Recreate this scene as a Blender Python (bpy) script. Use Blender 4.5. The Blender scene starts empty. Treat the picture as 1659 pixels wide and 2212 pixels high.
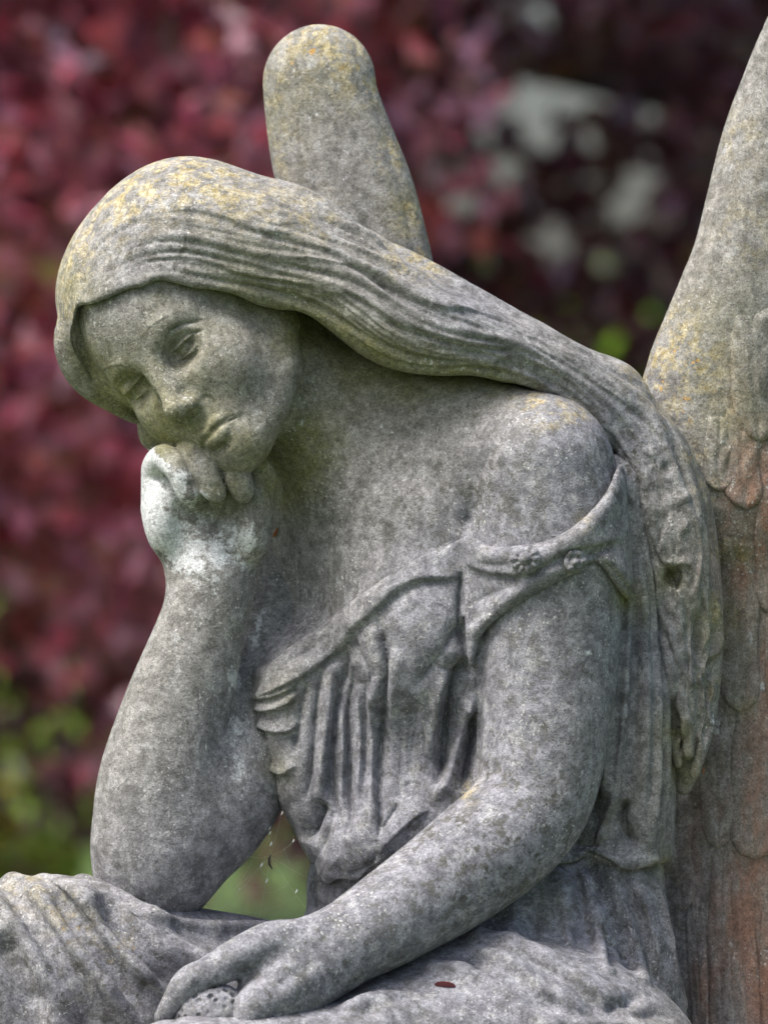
import bpy, bmesh, math
import numpy as np
from mathutils import Vector, Matrix

# ------------------------------------------------------------------ camera, sky, sun, exposure
SC = bpy.context.scene
COL = SC.collection
K = 0.95 / 2212.0          # metres per sculpting unit
DIST = 6.0                 # camera to statue plane
EYE = 1.62                 # camera height above the lawn
DK = DIST / K

cam_data = bpy.data.cameras.new('camera')
cam = bpy.data.objects.new('camera', cam_data)
COL.objects.link(cam)
cam.location = (0, -DIST, EYE)
cam.rotation_euler = (math.radians(90), 0, 0)
cam_data.sensor_fit = 'VERTICAL'
cam_data.sensor_height = 36.0
cam_data.lens = 36.0 * DIST / 0.95
cam_data.clip_start = 0.1
cam_data.clip_end = 2000
cam_data.dof.use_dof = True
cam_data.dof.focus_distance = DIST - 0.02
cam_data.dof.aperture_fstop = 6.0
SC.camera = cam

SUN_EL, SUN_AZ = 60.0, 240.0   # degrees; azimuth measured clockwise from +Y seen from above
world = bpy.data.worlds.new('World')
SC.world = world
world.use_nodes = True
wn = world.node_tree
bg = wn.nodes['Background']
sky = wn.nodes.new('ShaderNodeTexSky')
sky.sky_type = 'NISHITA'
sky.sun_disc = False
sky.sun_elevation = math.radians(SUN_EL)
sky.sun_rotation = math.radians(SUN_AZ)
sky.air_density = 1.0
sky.dust_density = 6.0
sky.ozone_density = 1.0
wn.links.new(sky.outputs[0], bg.inputs[0])
bg.inputs[1].default_value = 0.085

sun_data = bpy.data.lights.new('sun', 'SUN')
sun_data.energy = 1.5
sun_data.angle = math.radians(26)
sun_data.color = (1.0, 0.99, 0.98)
sun = bpy.data.objects.new('sun', sun_data)
COL.objects.link(sun)
_az, _el = math.radians(SUN_AZ), math.radians(SUN_EL)
_dir = Vector((math.sin(_az) * math.cos(_el), math.cos(_az) * math.cos(_el), math.sin(_el)))
sun.rotation_euler = (-_dir).to_track_quat('-Z', 'Y').to_euler()
sun.location = _dir * 20

SC.view_settings.view_transform = 'Standard'
SC.view_settings.look = 'None'
SC.view_settings.gamma = 1.0
SC.view_settings.exposure = 1.48

SC.cycles.max_bounces = 6
SC.cycles.diffuse_bounces = 3
SC.cycles.glossy_bounces = 2
SC.cycles.transmission_bounces = 4
SC.cycles.adaptive_threshold = 0.02

# ------------------------------------------------------------------ sculpting kit
# sculpting space: a = right, b = down, c = away from the viewer, in units of K metres
f32 = np.float32

def q(u, v, w):
    s = 1.0 + w / DK
    return np.array((830 + (u - 830) * s, 1106 + (v - 1106) * s, w), f32)

def to_world(P):
    out = np.empty_like(P)
    out[:, 0] = (P[:, 0] - 830) * K
    out[:, 1] = P[:, 2] * K
    out[:, 2] = EYE + (1106 - P[:, 1]) * K
    return out

def front_uv(P):
    s = 1.0 / (1.0 + P[:, 2] / DK)
    return 830 + (P[:, 0] - 830) * s, 1106 + (P[:, 1] - 1106) * s

def smin(a, b, k):
    if k <= 0: return np.minimum(a, b)
    h = np.clip(k - np.abs(a - b), 0, None) / k
    return np.minimum(a, b) - h * h * k * 0.25

def smax(a, b, k): return -smin(-a, -b, k)

class Prim:
    gap = None
    def __init__(s, fn, lo, hi): s.fn, s.lo, s.hi = fn, np.array(lo, f32), np.array(hi, f32)

def cone(a, b, ra, rb, sq=None):
    """capsule with a radius that runs from ra to rb; sq = (axis, ratio) flattens it along a direction"""
    a = np.array(a, f32); b = np.array(b, f32)
    r = max(ra, rb)
    if sq is not None:
        ax = np.array(sq[0], f32); ax /= np.linalg.norm(ax); g = 1.0 / sq[1] - 1.0
        m = (np.eye(3) + g * np.outer(ax, ax)).astype(f32)
    def fn(P):
        A, B, X = a, b, P
        if sq is not None: A, B, X = m @ a, m @ b, P @ m.T
        d = B - A
        v = X - A
        t = np.clip(v @ d / max(float(d @ d), 1e-6), 0, 1)
        e = v - t[:, None] * d
        return np.sqrt((e * e).sum(1)) - (ra + (rb - ra) * t)
    return Prim(fn, np.minimum(a, b) - r, np.maximum(a, b) + r)

def spline(pts, n):
    """Catmull-Rom through rows of any width"""
    p = np.array(pts, float)
    p = np.vstack([2 * p[0] - p[1], p, 2 * p[-1] - p[-2]])
    out = []
    for i in range(1, len(p) - 2):
        for t in np.linspace(0, 1, n, endpoint=False):
            t2, t3 = t * t, t * t * t
            out.append(0.5 * (2 * p[i] + (p[i + 1] - p[i - 1]) * t + (2 * p[i - 1] - 5 * p[i] + 4 * p[i + 1] - p[i + 2]) * t2
                              + (-p[i - 1] + 3 * p[i] - 3 * p[i + 1] + p[i + 2]) * t3))
    out.append(p[-2])
    return np.array(out)

def tube(rows, sq=None):
    """a chain of tapering capsules, rows (a, b, c, radius), as one primitive"""
    rows = np.array(rows, f32)
    m = None
    if sq is not None:
        ax = np.array(sq[0], float); ax /= np.linalg.norm(ax)
        m = (np.eye(3) + (1.0 / sq[1] - 1.0) * np.outer(ax, ax)).astype(f32)
    C = rows[:, :3] if m is None else rows[:, :3] @ m.T
    R = rows[:, 3]
    A, D, ra, dr = C[:-1], np.diff(C, axis=0), R[:-1], np.diff(R)
    L2 = np.maximum((D * D).sum(1), 1e-6)
    mid, half = (C[:-1] + C[1:]) / 2, np.sqrt(L2) / 2
    rmax = np.maximum(R[:-1], R[1:])
    rm = (rows[:-1, :3] + rows[1:, :3]) / 2
    rh = np.sqrt((np.diff(rows[:, :3], axis=0) ** 2).sum(1)) / 2 + rmax
    def fn(P):
        X = P if m is None else P @ m.T
        lo, hi = X.min(0), X.max(0)
        c, r = (lo + hi) / 2, float(np.linalg.norm(hi - lo)) / 2
        dc = np.sqrt(((mid - c) ** 2).sum(1))
        k = np.flatnonzero(dc - half - r <= np.min(dc + half) + r)
        X = X - c
        Ak, Dk, Lk = A[k] - c, D[k], L2[k]
        xx = np.einsum('ij,ij->i', X, X)
        vd = X @ Dk.T; vd -= np.einsum('ij,ij->i', Ak, Dk)
        t = vd / Lk; np.clip(t, 0, 1, out=t)
        e = X @ (-2 * Ak).T; e += np.einsum('ij,ij->i', Ak, Ak); e += xx[:, None]
        vd *= 2; vd -= t * Lk; vd *= t; e -= vd
        j = e.argmin(1); ii = np.arange(len(X))
        return np.sqrt(np.maximum(e[ii, j], 0)) - (ra[k][j] + dr[k][j] * t[ii, j])
    p = Prim(fn, (rows[:, :3] - R[:, None]).min(0), (rows[:, :3] + R[:, None]).max(0))
    p.gap = lambda c, r: float(np.min(np.sqrt(((rm - c) ** 2).sum(1)) - rh)) - r
    return p

def limb(pts, n=4, sq=None, dense=2):
    """a smooth tapering tube: rows (u, v, w, radius)"""
    return tube(spline([(*q(*p[:3]), p[3]) for p in pts], n * dense), sq)

def ell(c, r, R=None):
    """ellipsoid; R holds its three axes as rows"""
    c = np.array(c, f32); r = np.array(r, f32)
    M = np.eye(3, dtype=f32) if R is None else np.array(R, f32)
    ext = np.sqrt(((M * r[:, None]) ** 2).sum(0))
    def fn(P):
        X = (P - c) @ M.T
        k0 = np.sqrt(((X / r) ** 2).sum(1)); k1 = np.sqrt(((X / (r * r)) ** 2).sum(1))
        return k0 * (k0 - 1) / np.maximum(k1, 1e-6)
    return Prim(fn, c - ext, c + ext)

class Form:
    """an ordered list of additions and cuts with soft joints"""
    far, mid = 200.0, 80.0
    def __init__(s): s.ops = []
    def add(s, prims, k=20, mode='+'):
        for p in (prims if isinstance(prims, list) else [prims]): s.ops.append((mode, p, k))
        return s
    def __call__(s, P):
        lo, hi = P.min(0), P.max(0)
        d = np.full(len(P), 400.0, f32)
        small = len(P) == 1 or len(P) == 64
        cull = (Form.far if len(P) == 1 else Form.mid if small else 26.0) + max(o[2] for o in s.ops)
        c, r = (lo + hi) / 2, float(np.linalg.norm(hi - lo)) / 2
        for mode, p, k in s.ops:
            g = np.maximum(np.maximum(p.lo - hi, lo - p.hi), 0)
            if float(g @ g) > cull * cull:
                if mode == '+' and small: d = np.minimum(d, math.sqrt(float(g @ g)))
                continue
            if p.gap is not None and p.gap(c, r) > cull:
                if mode == '+' and small: d = np.minimum(d, p.gap(c, r))
                continue
            e = p.fn(P)
            if mode == '+': d = smin(d, e, k)
            elif mode == '-': d = smax(d, -e, k)
            elif mode == '&': d = smax(d, e, k)
        return d
    def bounds(s):
        pr = [p for m, p, k in s.ops if m == '+']
        return np.min([p.lo for p in pr], 0), np.max([p.hi for p in pr], 0)

def isosurface(fn, lo, hi, h):
    """surface nets over a sparse block grid; fn(P) -> signed distance"""
    B1, B0 = 4, 16
    lo = np.array(lo, f32); n = np.ceil((np.array(hi, f32) - lo) / (h * B0)).astype(int)
    ci = np.stack(np.meshgrid(*[np.arange(k) for k in n], indexing='ij'), -1).reshape(-1, 3)
    sub = np.stack(np.meshgrid(*[np.arange(4)] * 3, indexing='ij'), -1).reshape(-1, 3)
    loc = np.stack(np.meshgrid(*[np.arange(B1)] * 3, indexing='ij'), -1).reshape(-1, 3)
    F = np.full(tuple(n * B0 + 1), 400, f32)
    R0, R1 = B0 * h * 0.866, B1 * h * 0.866
    def block(b):
        c = (lo + (b + 0.5) * (B0 * h)).astype(f32)
        d = float(fn(c[None])[0])
        base = b * B0
        if abs(d) > R0 * 1.3 + 15:
            F[base[0]:base[0] + B0, base[1]:base[1] + B0, base[2]:base[2] + B0] = d
            return
        cc = (lo + (base + (sub + 0.5) * B1) * h).astype(f32)
        e = fn(cc)
        for k in np.flatnonzero(np.abs(e) >= R1 * 1.2 + h):
            o = base + sub[k] * B1
            F[o[0]:o[0] + B1, o[1]:o[1] + B1, o[2]:o[2] + B1] = e[k]
        act = np.flatnonzero(np.abs(e) < R1 * 1.2 + h)
        if not len(act): return
        o = base + sub[act] * B1
        I = (o[:, None, :] + loc[None]).reshape(-1, 3)
        F[tuple(I.T)] = fn((lo + I * h).astype(f32))
    Form.far, Form.mid = R0 * 1.3 + 20, R1 * 1.2 + h + 5
    for b in ci: block(b)
    F[0] = np.maximum(F[0], 1); F[:, 0] = np.maximum(F[:, 0], 1); F[:, :, 0] = np.maximum(F[:, :, 0], 1)
    F[-1] = 1; F[:, -1] = 1; F[:, :, -1] = 1
    S = F < 0
    cnt = np.zeros(tuple(k - 1 for k in S.shape), np.int8)
    for i in (0, 1):
        for j in (0, 1):
            for k in (0, 1):
                cnt += S[i:S.shape[0] - 1 + i, j:S.shape[1] - 1 + j, k:S.shape[2] - 1 + k]
    cell = np.argwhere((cnt > 0) & (cnt < 8))
    idx = np.full(cnt.shape, -1, np.int32)
    idx[tuple(cell.T)] = np.arange(len(cell))
    corner = np.array([(i, j, k) for i in (0, 1) for j in (0, 1) for k in (0, 1)])
    vals = np.stack([F[tuple((cell + c).T)] for c in corner], 1)
    acc = np.zeros((len(cell), 3)); num = np.zeros(len(cell))
    for a in range(8):
        for ax in range(3):
            if corner[a][ax]: continue
            b = a + (4, 2, 1)[ax]
            va, vb = vals[:, a], vals[:, b]
            m = (va < 0) != (vb < 0)
            t = np.where(m, va / np.where(m, va - vb, 1), 0)
            p = np.repeat(corner[a][None].astype(float), len(cell), 0); p[:, ax] += t
            acc[m] += p[m]; num[m] += 1
    verts = (lo + (cell + acc / num[:, None]) * h).astype(f32)
    faces = []
    for ax in range(3):
        o1, o2 = [(1, 2), (2, 0), (0, 1)][ax]
        sl0 = [slice(None)] * 3; sl1 = [slice(None)] * 3
        sl0[ax] = slice(0, -1); sl1[ax] = slice(1, None)
        e = np.argwhere(S[tuple(sl0)] != S[tuple(sl1)])
        e = e[(e[:, o1] > 0) & (e[:, o2] > 0) & (e[:, o1] < S.shape[o1] - 1) & (e[:, o2] < S.shape[o2] - 1)]
        inside = S[tuple(e.T)]
        c = [e.copy() for _ in range(4)]
        c[1][:, o1] -= 1; c[2][:, o1] -= 1; c[2][:, o2] -= 1; c[3][:, o2] -= 1
        f = np.stack([idx[tuple(x.T)] for x in c], 1)
        f[~inside] = f[~inside][:, ::-1]
        faces.append(f)
    return verts, np.vstack(faces)

def by_blocks(fn, P, size=90.0):
    """evaluate in spatially compact batches"""
    g = np.floor((P - P.min(0)) / size).astype(np.int64)
    key = (g[:, 0] * 1000 + g[:, 1]) * 1000 + g[:, 2]
    order = np.argsort(key, kind='stable')
    cuts = np.flatnonzero(np.diff(key[order])) + 1
    out = np.empty(len(P), f32)
    def run(ix): out[ix] = fn(P[ix])
    for ix in np.split(order, cuts): run(ix)
    return out

def refine(fn, V, Fq, rounds=1):
    """split every quad in four and pull the new points onto the true surface"""
    for _ in range(rounds):
        e = np.vstack([Fq[:, [0, 1]], Fq[:, [1, 2]], Fq[:, [2, 3]], Fq[:, [3, 0]]]).astype(np.int64)
        es = np.sort(e, 1)
        key, inv = np.unique(es[:, 0] * len(V) + es[:, 1], return_inverse=True)
        ev = np.stack([key // len(V), key % len(V)], 1)
        nv, ne, nf = len(V), len(ev), len(Fq)
        fc = V[Fq].mean(1)
        mid = (V[ev[:, 0]] + V[ev[:, 1]]) / 2
        m = (nv + inv.reshape(4, nf)).T
        c = nv + ne + np.arange(nf)
        V = np.vstack([V, mid, fc]).astype(f32)
        Fq = np.concatenate([np.stack([Fq[:, i], m[:, i], c, m[:, (i + 3) % 4]], 1) for i in range(4)])
        V = smooth(V, Fq, 1, 0.5).astype(f32)
        for k in range(2):
            N = normals(V, Fq).astype(f32)
            d = np.clip(by_blocks(fn, V), -4, 4)
            V = V - N * (d * (0.9 if k == 0 else 0.7))[:, None]
        V = smooth(V, Fq, 1, 0.25).astype(f32)
    return V, Fq

def refine_region(fn, V, Fq, sel):
    """a second split inside one region; returns the seam (mid, end, end) so that it can be kept closed"""
    keep, Fs = Fq[~sel], Fq[sel]
    e = np.vstack([Fs[:, [0, 1]], Fs[:, [1, 2]], Fs[:, [2, 3]], Fs[:, [3, 0]]]).astype(np.int64)
    es = np.sort(e, 1)
    key, inv, cnt = np.unique(es[:, 0] * len(V) + es[:, 1], return_inverse=True, return_counts=True)
    ev = np.stack([key // len(V), key % len(V)], 1)
    nv, ne, nf = len(V), len(ev), len(Fs)
    m = (nv + inv.reshape(4, nf)).T
    c = nv + ne + np.arange(nf)
    W = np.vstack([V, (V[ev[:, 0]] + V[ev[:, 1]]) / 2, V[Fs].mean(1)]).astype(f32)
    G = np.concatenate([np.stack([Fs[:, k], m[:, k], c, m[:, (k + 3) % 4]], 1) for k in range(4)])
    rim = cnt == 1
    free = np.zeros(len(W), bool); free[G] = True
    free[ev[rim].ravel()] = False; free[nv + np.flatnonzero(rim)] = False
    for k in range(2):
        S = smooth(W, G, 1, 0.3) if k == 0 else W
        W[free] = S[free]
        N = normals(W, G).astype(f32)
        ix = np.flatnonzero(free)
        W[ix] -= N[ix] * (np.clip(by_blocks(fn, W[ix]), -3, 3) * 0.85)[:, None]
    seam = np.stack([nv + np.flatnonzero(rim), ev[rim][:, 0], ev[rim][:, 1]], 1)
    return W, np.vstack([keep, G]), seam

def drop_hidden(V, Fq, others, depth=22.0):
    """remove the faces buried deep inside another part"""
    hid = np.zeros(len(V), bool)
    for fn in others: hid |= by_blocks(fn, V) < -depth
    keepf = ~hid[Fq].all(1)
    Fq = Fq[keepf]
    used = np.zeros(len(V), bool); used[Fq] = True
    new = np.cumsum(used) - 1
    return V[used], new[Fq]

def normals(V, Fq):
    a, b, c, d = (V[Fq[:, i]] for i in range(4))
    n = np.cross(c - a, d - b)
    N = np.zeros_like(V)
    for i in range(4):
        for j in range(3): N[:, j] += np.bincount(Fq[:, i], n[:, j], len(V))
    return N / np.maximum(np.linalg.norm(N, axis=1, keepdims=True), 1e-9)

def smooth(V, Fq, it=1, w=0.5):
    deg = np.zeros(len(V))
    e = np.vstack([Fq[:, [0, 1]], Fq[:, [1, 2]], Fq[:, [2, 3]], Fq[:, [3, 0]]])
    deg = np.bincount(e[:, 0], minlength=len(V)) + np.bincount(e[:, 1], minlength=len(V))
    for _ in range(it):
        A = np.empty_like(V)
        for j in range(3):
            A[:, j] = (np.bincount(e[:, 0], V[e[:, 1], j], len(V)) + np.bincount(e[:, 1], V[e[:, 0], j], len(V))) / np.maximum(deg, 1)
        V = V + w * (A - V)
    return V

# carved relief: strokes are drawn into a height sheet once and then cut into the surface along its normals
GS = 2.0
GW, GH = int(2000 / GS), int(2700 / GS)      # covers u -150..1850, v -100..2600
U0, V0 = -150.0, -100.0

class Relief:
    def __init__(s): s.h = np.zeros((GH, GW), f32)
    def _win(s, P, m):
        i0 = max(int((P[:, 0].min() - m - U0) / GS), 0); i1 = min(int((P[:, 0].max() + m - U0) / GS) + 2, GW)
        j0 = max(int((P[:, 1].min() - m - V0) / GS), 0); j1 = min(int((P[:, 1].max() + m - V0) / GS) + 2, GH)
        X, Y = np.meshgrid(U0 + np.arange(i0, i1) * GS, V0 + np.arange(j0, j1) * GS)
        return (slice(j0, j1), slice(i0, i1)), X.astype(f32), Y.astype(f32)
    def stroke(s, pts, width, height, kind='ridge', n=8, taper=(0.0, 0.0), mix='add', back=None):
        """ridge: rounded swelling; groove: sharp-bottomed cut; step: raised on the left of the direction of travel, falling back over width"""
        P = spline(pts, n) if len(pts) > 2 else spline([pts[0], (np.array(pts[0]) + np.array(pts[1])) / 2, pts[1]], n)
        wid = P[:, 2] * width if P.shape[1] > 2 else np.full(len(P), float(width))
        m = float(np.max(wid)) * (3.0 if kind != 'step' else 3.2) + 6
        sl, X, Y = s._win(P, m)
        best = np.full(X.shape, 1e9, f32); side = np.zeros(X.shape, f32); tt = np.zeros(X.shape, f32); ww = np.ones(X.shape, f32)
        L = np.r_[0, np.cumsum(np.hypot(*np.diff(P[:, :2], axis=0).T))]; L /= max(L[-1], 1e-6)
        for i in range(len(P) - 1):
            ax, ay = P[i, :2]; dx, dy = P[i + 1, :2] - P[i, :2]
            l2 = dx * dx + dy * dy
            if l2 < 1e-9: continue
            t = np.clip(((X - ax) * dx + (Y - ay) * dy) / l2, 0, 1)
            ex, ey = X - ax - t * dx, Y - ay - t * dy
            d = ex * ex + ey * ey
            k = d < best
            best = np.where(k, d, best)
            side = np.where(k, np.sign(dx * (Y - ay) - dy * (X - ax)), side)
            tt = np.where(k, L[i] + t * (L[i + 1] - L[i]), tt)
            ww = np.where(k, wid[i] + t * (wid[i + 1] - wid[i]), ww)
        d = np.sqrt(best)
        env = np.ones_like(d)
        if taper[0] > 0: env *= np.clip(tt / taper[0], 0, 1) ** 0.8
        if taper[1] > 0: env *= np.clip((1 - tt) / taper[1], 0, 1) ** 0.8
        if kind == 'ridge': g = height * np.exp(-(d / ww) ** 2) * env
        elif kind == 'crease': g = -height * np.exp(-(d / ww) ** 0.85) * env
        elif kind == 'groove': g = -height * np.exp(-(d / ww) ** 1.25) * env
        elif kind == 'step':
            sd = -side * d                           # >0 on the left of travel as seen on the page
            up = np.exp(-np.clip(sd, 0, None) / ww)
            edge = 1 / (1 + np.exp(-np.clip(sd / 3.6, -30, 30)))
            lowg = -0.45 * np.exp(-(np.clip(-sd, 0, None) / (ww * 0.35)) ** 1.2) * (sd < 0)
            end = np.where((tt <= 0) | (tt >= 1), 0.0, 1.0)
            g = height * (up * edge + lowg) * env
        s.h[sl] += g.astype(f32)
        return s
    def blob(s, c, r, height, p=2.0, ang=0.0, ratio=1.0):
        P = np.array([c], float)
        sl, X, Y = s._win(P, max(r, r * ratio) * 2.6)
        ca, sa = math.cos(math.radians(ang)), math.sin(math.radians(ang))
        x, y = X - c[0], Y - c[1]
        xx, yy = (x * ca + y * sa) / r, (-x * sa + y * ca) / (r * ratio)
        s.h[sl] += (height * np.exp(-(np.sqrt(xx * xx + yy * yy)) ** p)).astype(f32)
        return s
    def sample(s, u, v):
        x = np.clip((u - U0) / GS, 0, GW - 1.01); y = np.clip((v - V0) / GS, 0, GH - 1.01)
        i, j = x.astype(int), y.astype(int); fx, fy = x - i, y - j
        h = s.h
        return (h[j, i] * (1 - fx) + h[j, i + 1] * fx) * (1 - fy) + (h[j + 1, i] * (1 - fx) + h[j + 1, i + 1] * fx) * fy

def outline(pts, n=4):
    """signed distance (negative inside) to a closed outline on the sheet"""
    P = np.array(pts, float)
    if n > 1:
        Pc = np.vstack([P[-1:], P, P[:2]])
        S = spline(Pc, n)[n:n * (len(P) + 1)]
    else: S = P
    h = 4.0
    X, Y = np.meshgrid(U0 + np.arange(0, 2000, h), V0 + np.arange(0, 2700, h))
    best = np.full(X.shape, 1e9); ins = np.zeros(X.shape, bool)
    for i in range(len(S)):
        ax, ay = S[i]; bx, by = S[(i + 1) % len(S)]
        dx, dy = bx - ax, by - ay
        t = np.clip(((X - ax) * dx + (Y - ay) * dy) / max(dx * dx + dy * dy, 1e-9), 0, 1)
        best = np.minimum(best, (X - ax - t * dx) ** 2 + (Y - ay - t * dy) ** 2)
        if dy != 0: ins ^= ((ay > Y) != (by > Y)) & (X < dx * (Y - ay) / dy + ax)
    D = (np.sqrt(best) * np.where(ins, -1, 1)).astype(f32)
    def fn(u, v):
        x = np.clip((u - U0) / h, 0, D.shape[1] - 1.01); y = np.clip((v - V0) / h, 0, D.shape[0] - 1.01)
        i, j = x.astype(int), y.astype(int); fx, fy = x - i, y - j
        return (D[j, i] * (1 - fx) + D[j, i + 1] * fx) * (1 - fy) + (D[j + 1, i] * (1 - fx) + D[j + 1, i + 1] * fx) * fy
    return fn

def carve(V, Fq, relief, lo=0.05, hi=0.45, sm=1):
    N = normals(V, Fq)
    u, v = front_uv(V)
    face = -N[:, 2]
    wgt = np.clip((face - lo) / (hi - lo), 0, 1)
    V = V + N * (relief.sample(u, v) * wgt)[:, None].astype(f32)
    return smooth(V, Fq, sm, 0.4) if sm else V

def make_mesh(name, V, Fq, mat, parent, origin=(0, 0, 0), attrs=None):
    W = to_world(V.astype(np.float64)) - np.array(origin)
    me = bpy.data.meshes.new(name)
    me.vertices.add(len(W)); me.vertices.foreach_set('co', W.astype(f32).ravel())
    me.loops.add(Fq.size); me.loops.foreach_set('vertex_index', Fq.astype(np.int32).ravel())
    me.polygons.add(len(Fq)); me.polygons.foreach_set('loop_start', np.arange(0, Fq.size, 4, dtype=np.int32))
    me.polygons.foreach_set('loop_total', np.full(len(Fq), 4, np.int32))
    me.polygons.foreach_set('use_smooth', np.ones(len(Fq), bool))
    me.update(calc_edges=True)
    me.validate()
    me.materials.append(mat)
    o = bpy.data.objects.new(name, me)
    COL.objects.link(o)
    if parent: o.parent = parent
    return o
# ------------------------------------------------------------------ the statue: forms
HX = np.array((0.63, -0.61, -0.48)); HY = np.array((-0.39, 0.29, -0.87)); HZ = np.array((-0.67, -0.74, 0.06))
HX /= np.linalg.norm(HX); HY = HY - HX * (HX @ HY); HY /= np.linalg.norm(HY)
HZ = HZ - HX * (HX @ HZ) - HY * (HY @ HZ); HZ /= np.linalg.norm(HZ)
HR = np.array((HX, HY, HZ))
HS = 2.65
HO = q(352, 782, 0)
def hl(x, y, z): return (HO + HS * (x * HX + y * HY + z * HZ)).astype(f32)
def hell(c, r): return ell(hl(*c), np.array(r) * HS, HR)
def hcone(a, b, ra, rb): return cone(hl(*a), hl(*b), ra * HS, rb * HS)
def hchain(rows, n=4):
    R = spline(rows, n)
    return tube([(*hl(*r[:3]), r[3] * HS) for r in R])
def both(fn): return [fn(1), fn(-1)]
EYES = {1: (24.5, -4.2), -1: (-34.0, -0.3)}
def lid(side, up):
    """half shell around the eyeball, cut along the lid margin"""
    ex, ez = EYES[side]
    c = hl(ex, -12.5, ez + 0.5)
    if up: nrm, off, r = 0.22 * HY + HZ + 0.06 * side * HX, 5.6, 17.0
    else: nrm, off, r = -0.46 * HY - HZ, 0.0, 15.8
    ln = np.linalg.norm(nrm); nrm = (nrm / ln).astype(f32); off = off / ln * HS; r = r * HS
    def fn(P):
        X = P - c
        d = np.sqrt(((X @ HX) * 0.84) ** 2 + (X @ HY) ** 2 + (X @ HZ) ** 2) - r
        return smax(d, off - X @ nrm, 1.2 * HS)
    return Prim(fn, c - r * 1.3, c + r * 1.3)

head = Form()
head.add(hell((0, -86, 30), (79, 102, 91)), 0)
head.add(hell((0, -48, -34), (59, 59, 68)), 30 * HS)
head.add(hell((0, -4, -90), (23, 19, 16.5)), 24 * HS)
for s_ in (1, -1):
    head.add(hchain([(10 * s_, -6, -95, 15), (48 * s_, -52, -68, 17), (60 * s_, -80, -20, 20)], 2), 20 * HS)
    head.add(hell((34 * s_, -14, -36), (22, 19, 25)), 28 * HS)
    head.add(hell((EYES[s_][0], 12, EYES[s_][1] - 1), (19, 17, 13.5)), 10 * HS, '-')
    head.add(hchain([(9 * s_, 4, 15, 4), (25 * s_, 5, 19.5, 4), (46 * s_, -11, 17, 4)], 3), 11 * HS)
head.add(hchain([(-2, 4, 16, 7), (-3, 9, 0, 7.4), (-4.5, 18, -20, 7.4), (-6, 26, -36, 7.4)], 3), 10 * HS)
head.add(hell((-6, 26.5, -37.5), (7.8, 9.2, 8.2)), 6 * HS)
for s_ in (1, -1):
    head.add(hell((9 * s_ - 4.5, 16, -42.5), (5.2, 9.5, 6)), 9 * HS)
    head.add(hell((7.5 * s_ - 4, 19, -50.5), (3.4, 5.5, 3)), 3 * HS, '-')
    head.add(hell((EYES[s_][0], -12.5, EYES[s_][1]), (14.5, 12.8, 12.8)), 2 * HS)
    head.add(lid(s_, True), 1.5 * HS)
    head.add(lid(s_, False), 1.8 * HS)
MZ, MX = 3.6, -1.5
head.add(hell((MX, -3, -70 + MZ), (27, 17, 20)), 14 * HS)
def mouth(rows): return hchain([(x + MX, y, z + MZ, r) for x, y, z, r in rows], 4)
head.add(mouth([(-18, 9, -76, 2.2), (-10, 14, -70.8, 4.3), (0, 15.9, -71.8, 4.2), (11, 13.8, -70.8, 4.3), (22, 6.5, -77, 2.0)]), 3.5 * HS)
head.add(mouth([(-11, 11.5, -78.4, 3.6), (-6, 14.4, -79.8, 6.2), (1, 15.6, -80.6, 6.9), (9, 13.8, -79.8, 6.2), (16, 9.5, -78, 3.4)]), 3.0 * HS)
head.add(mouth([(-17, 12.5, -78.5, 0.4), (-10, 18.4, -75.4, 0.8), (0, 20.4, -76.6, 0.8), (11, 18.2, -75.4, 0.8), (22, 9.5, -79.5, 0.4)]), 2.4 * HS, '-')
head.add(hell((MX, 5.5, -89 + MZ), (17, 8.5, 9)), 9 * HS)
head.add(hell((MX, 18.6, -89.5 + MZ), (9, 3, 2.6)), 5 * HS, '-')
head.add(hcone((-3, 20.5, -54), (-2, 20, -62), 1.2, 1.6), 4 * HS, '-')
head.add(hell((70, -82, -38), (6, 9, 14)), 4 * HS)

TXv = np.array((0.81, -0.147, -0.57)); TXv /= np.linalg.norm(TXv)
TUv = np.array((-0.12, -1.0, 0.02)); TUv = TUv - TXv * (TXv @ TUv); TUv /= np.linalg.norm(TUv)
TFv = np.cross(TXv, TUv); TFv = TFv if TFv[2] < 0 else -TFv
TR = np.array((TXv, TUv, TFv))
def tell(u, v, w, r): return ell(q(u, v, w), r, TR)

torso = Form()
torso.add(tell(905, 1330, 250, (325, 390, 225)), 0)
torso.add(tell(925, 1760, 250, (300, 270, 215)), 120)
torso.add(tell(1075, 2130, 230, (370, 340, 280)), 140)
torso.add(limb([(600, 1190, 440, 130), (860, 1085, 270, 150), (1160, 1030, 80, 150)], 3), 110)
torso.add(limb([(590, 720, 275, 118), (600, 810, 240, 140), (690, 920, 240, 138), (840, 1080, 260, 150)], 3), 90)
torso.add(limb([(640, 800, 250, 95), (720, 830, 245, 98), (890, 885, 200, 102), (1020, 915, 140, 114), (1150, 985, 85, 134)], 3), 70)
torso.add(tell(890, 1395, 85, (120, 135, 110)), 110)
torso.add(tell(655, 1490, 185, (105, 120, 110)), 90)

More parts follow.
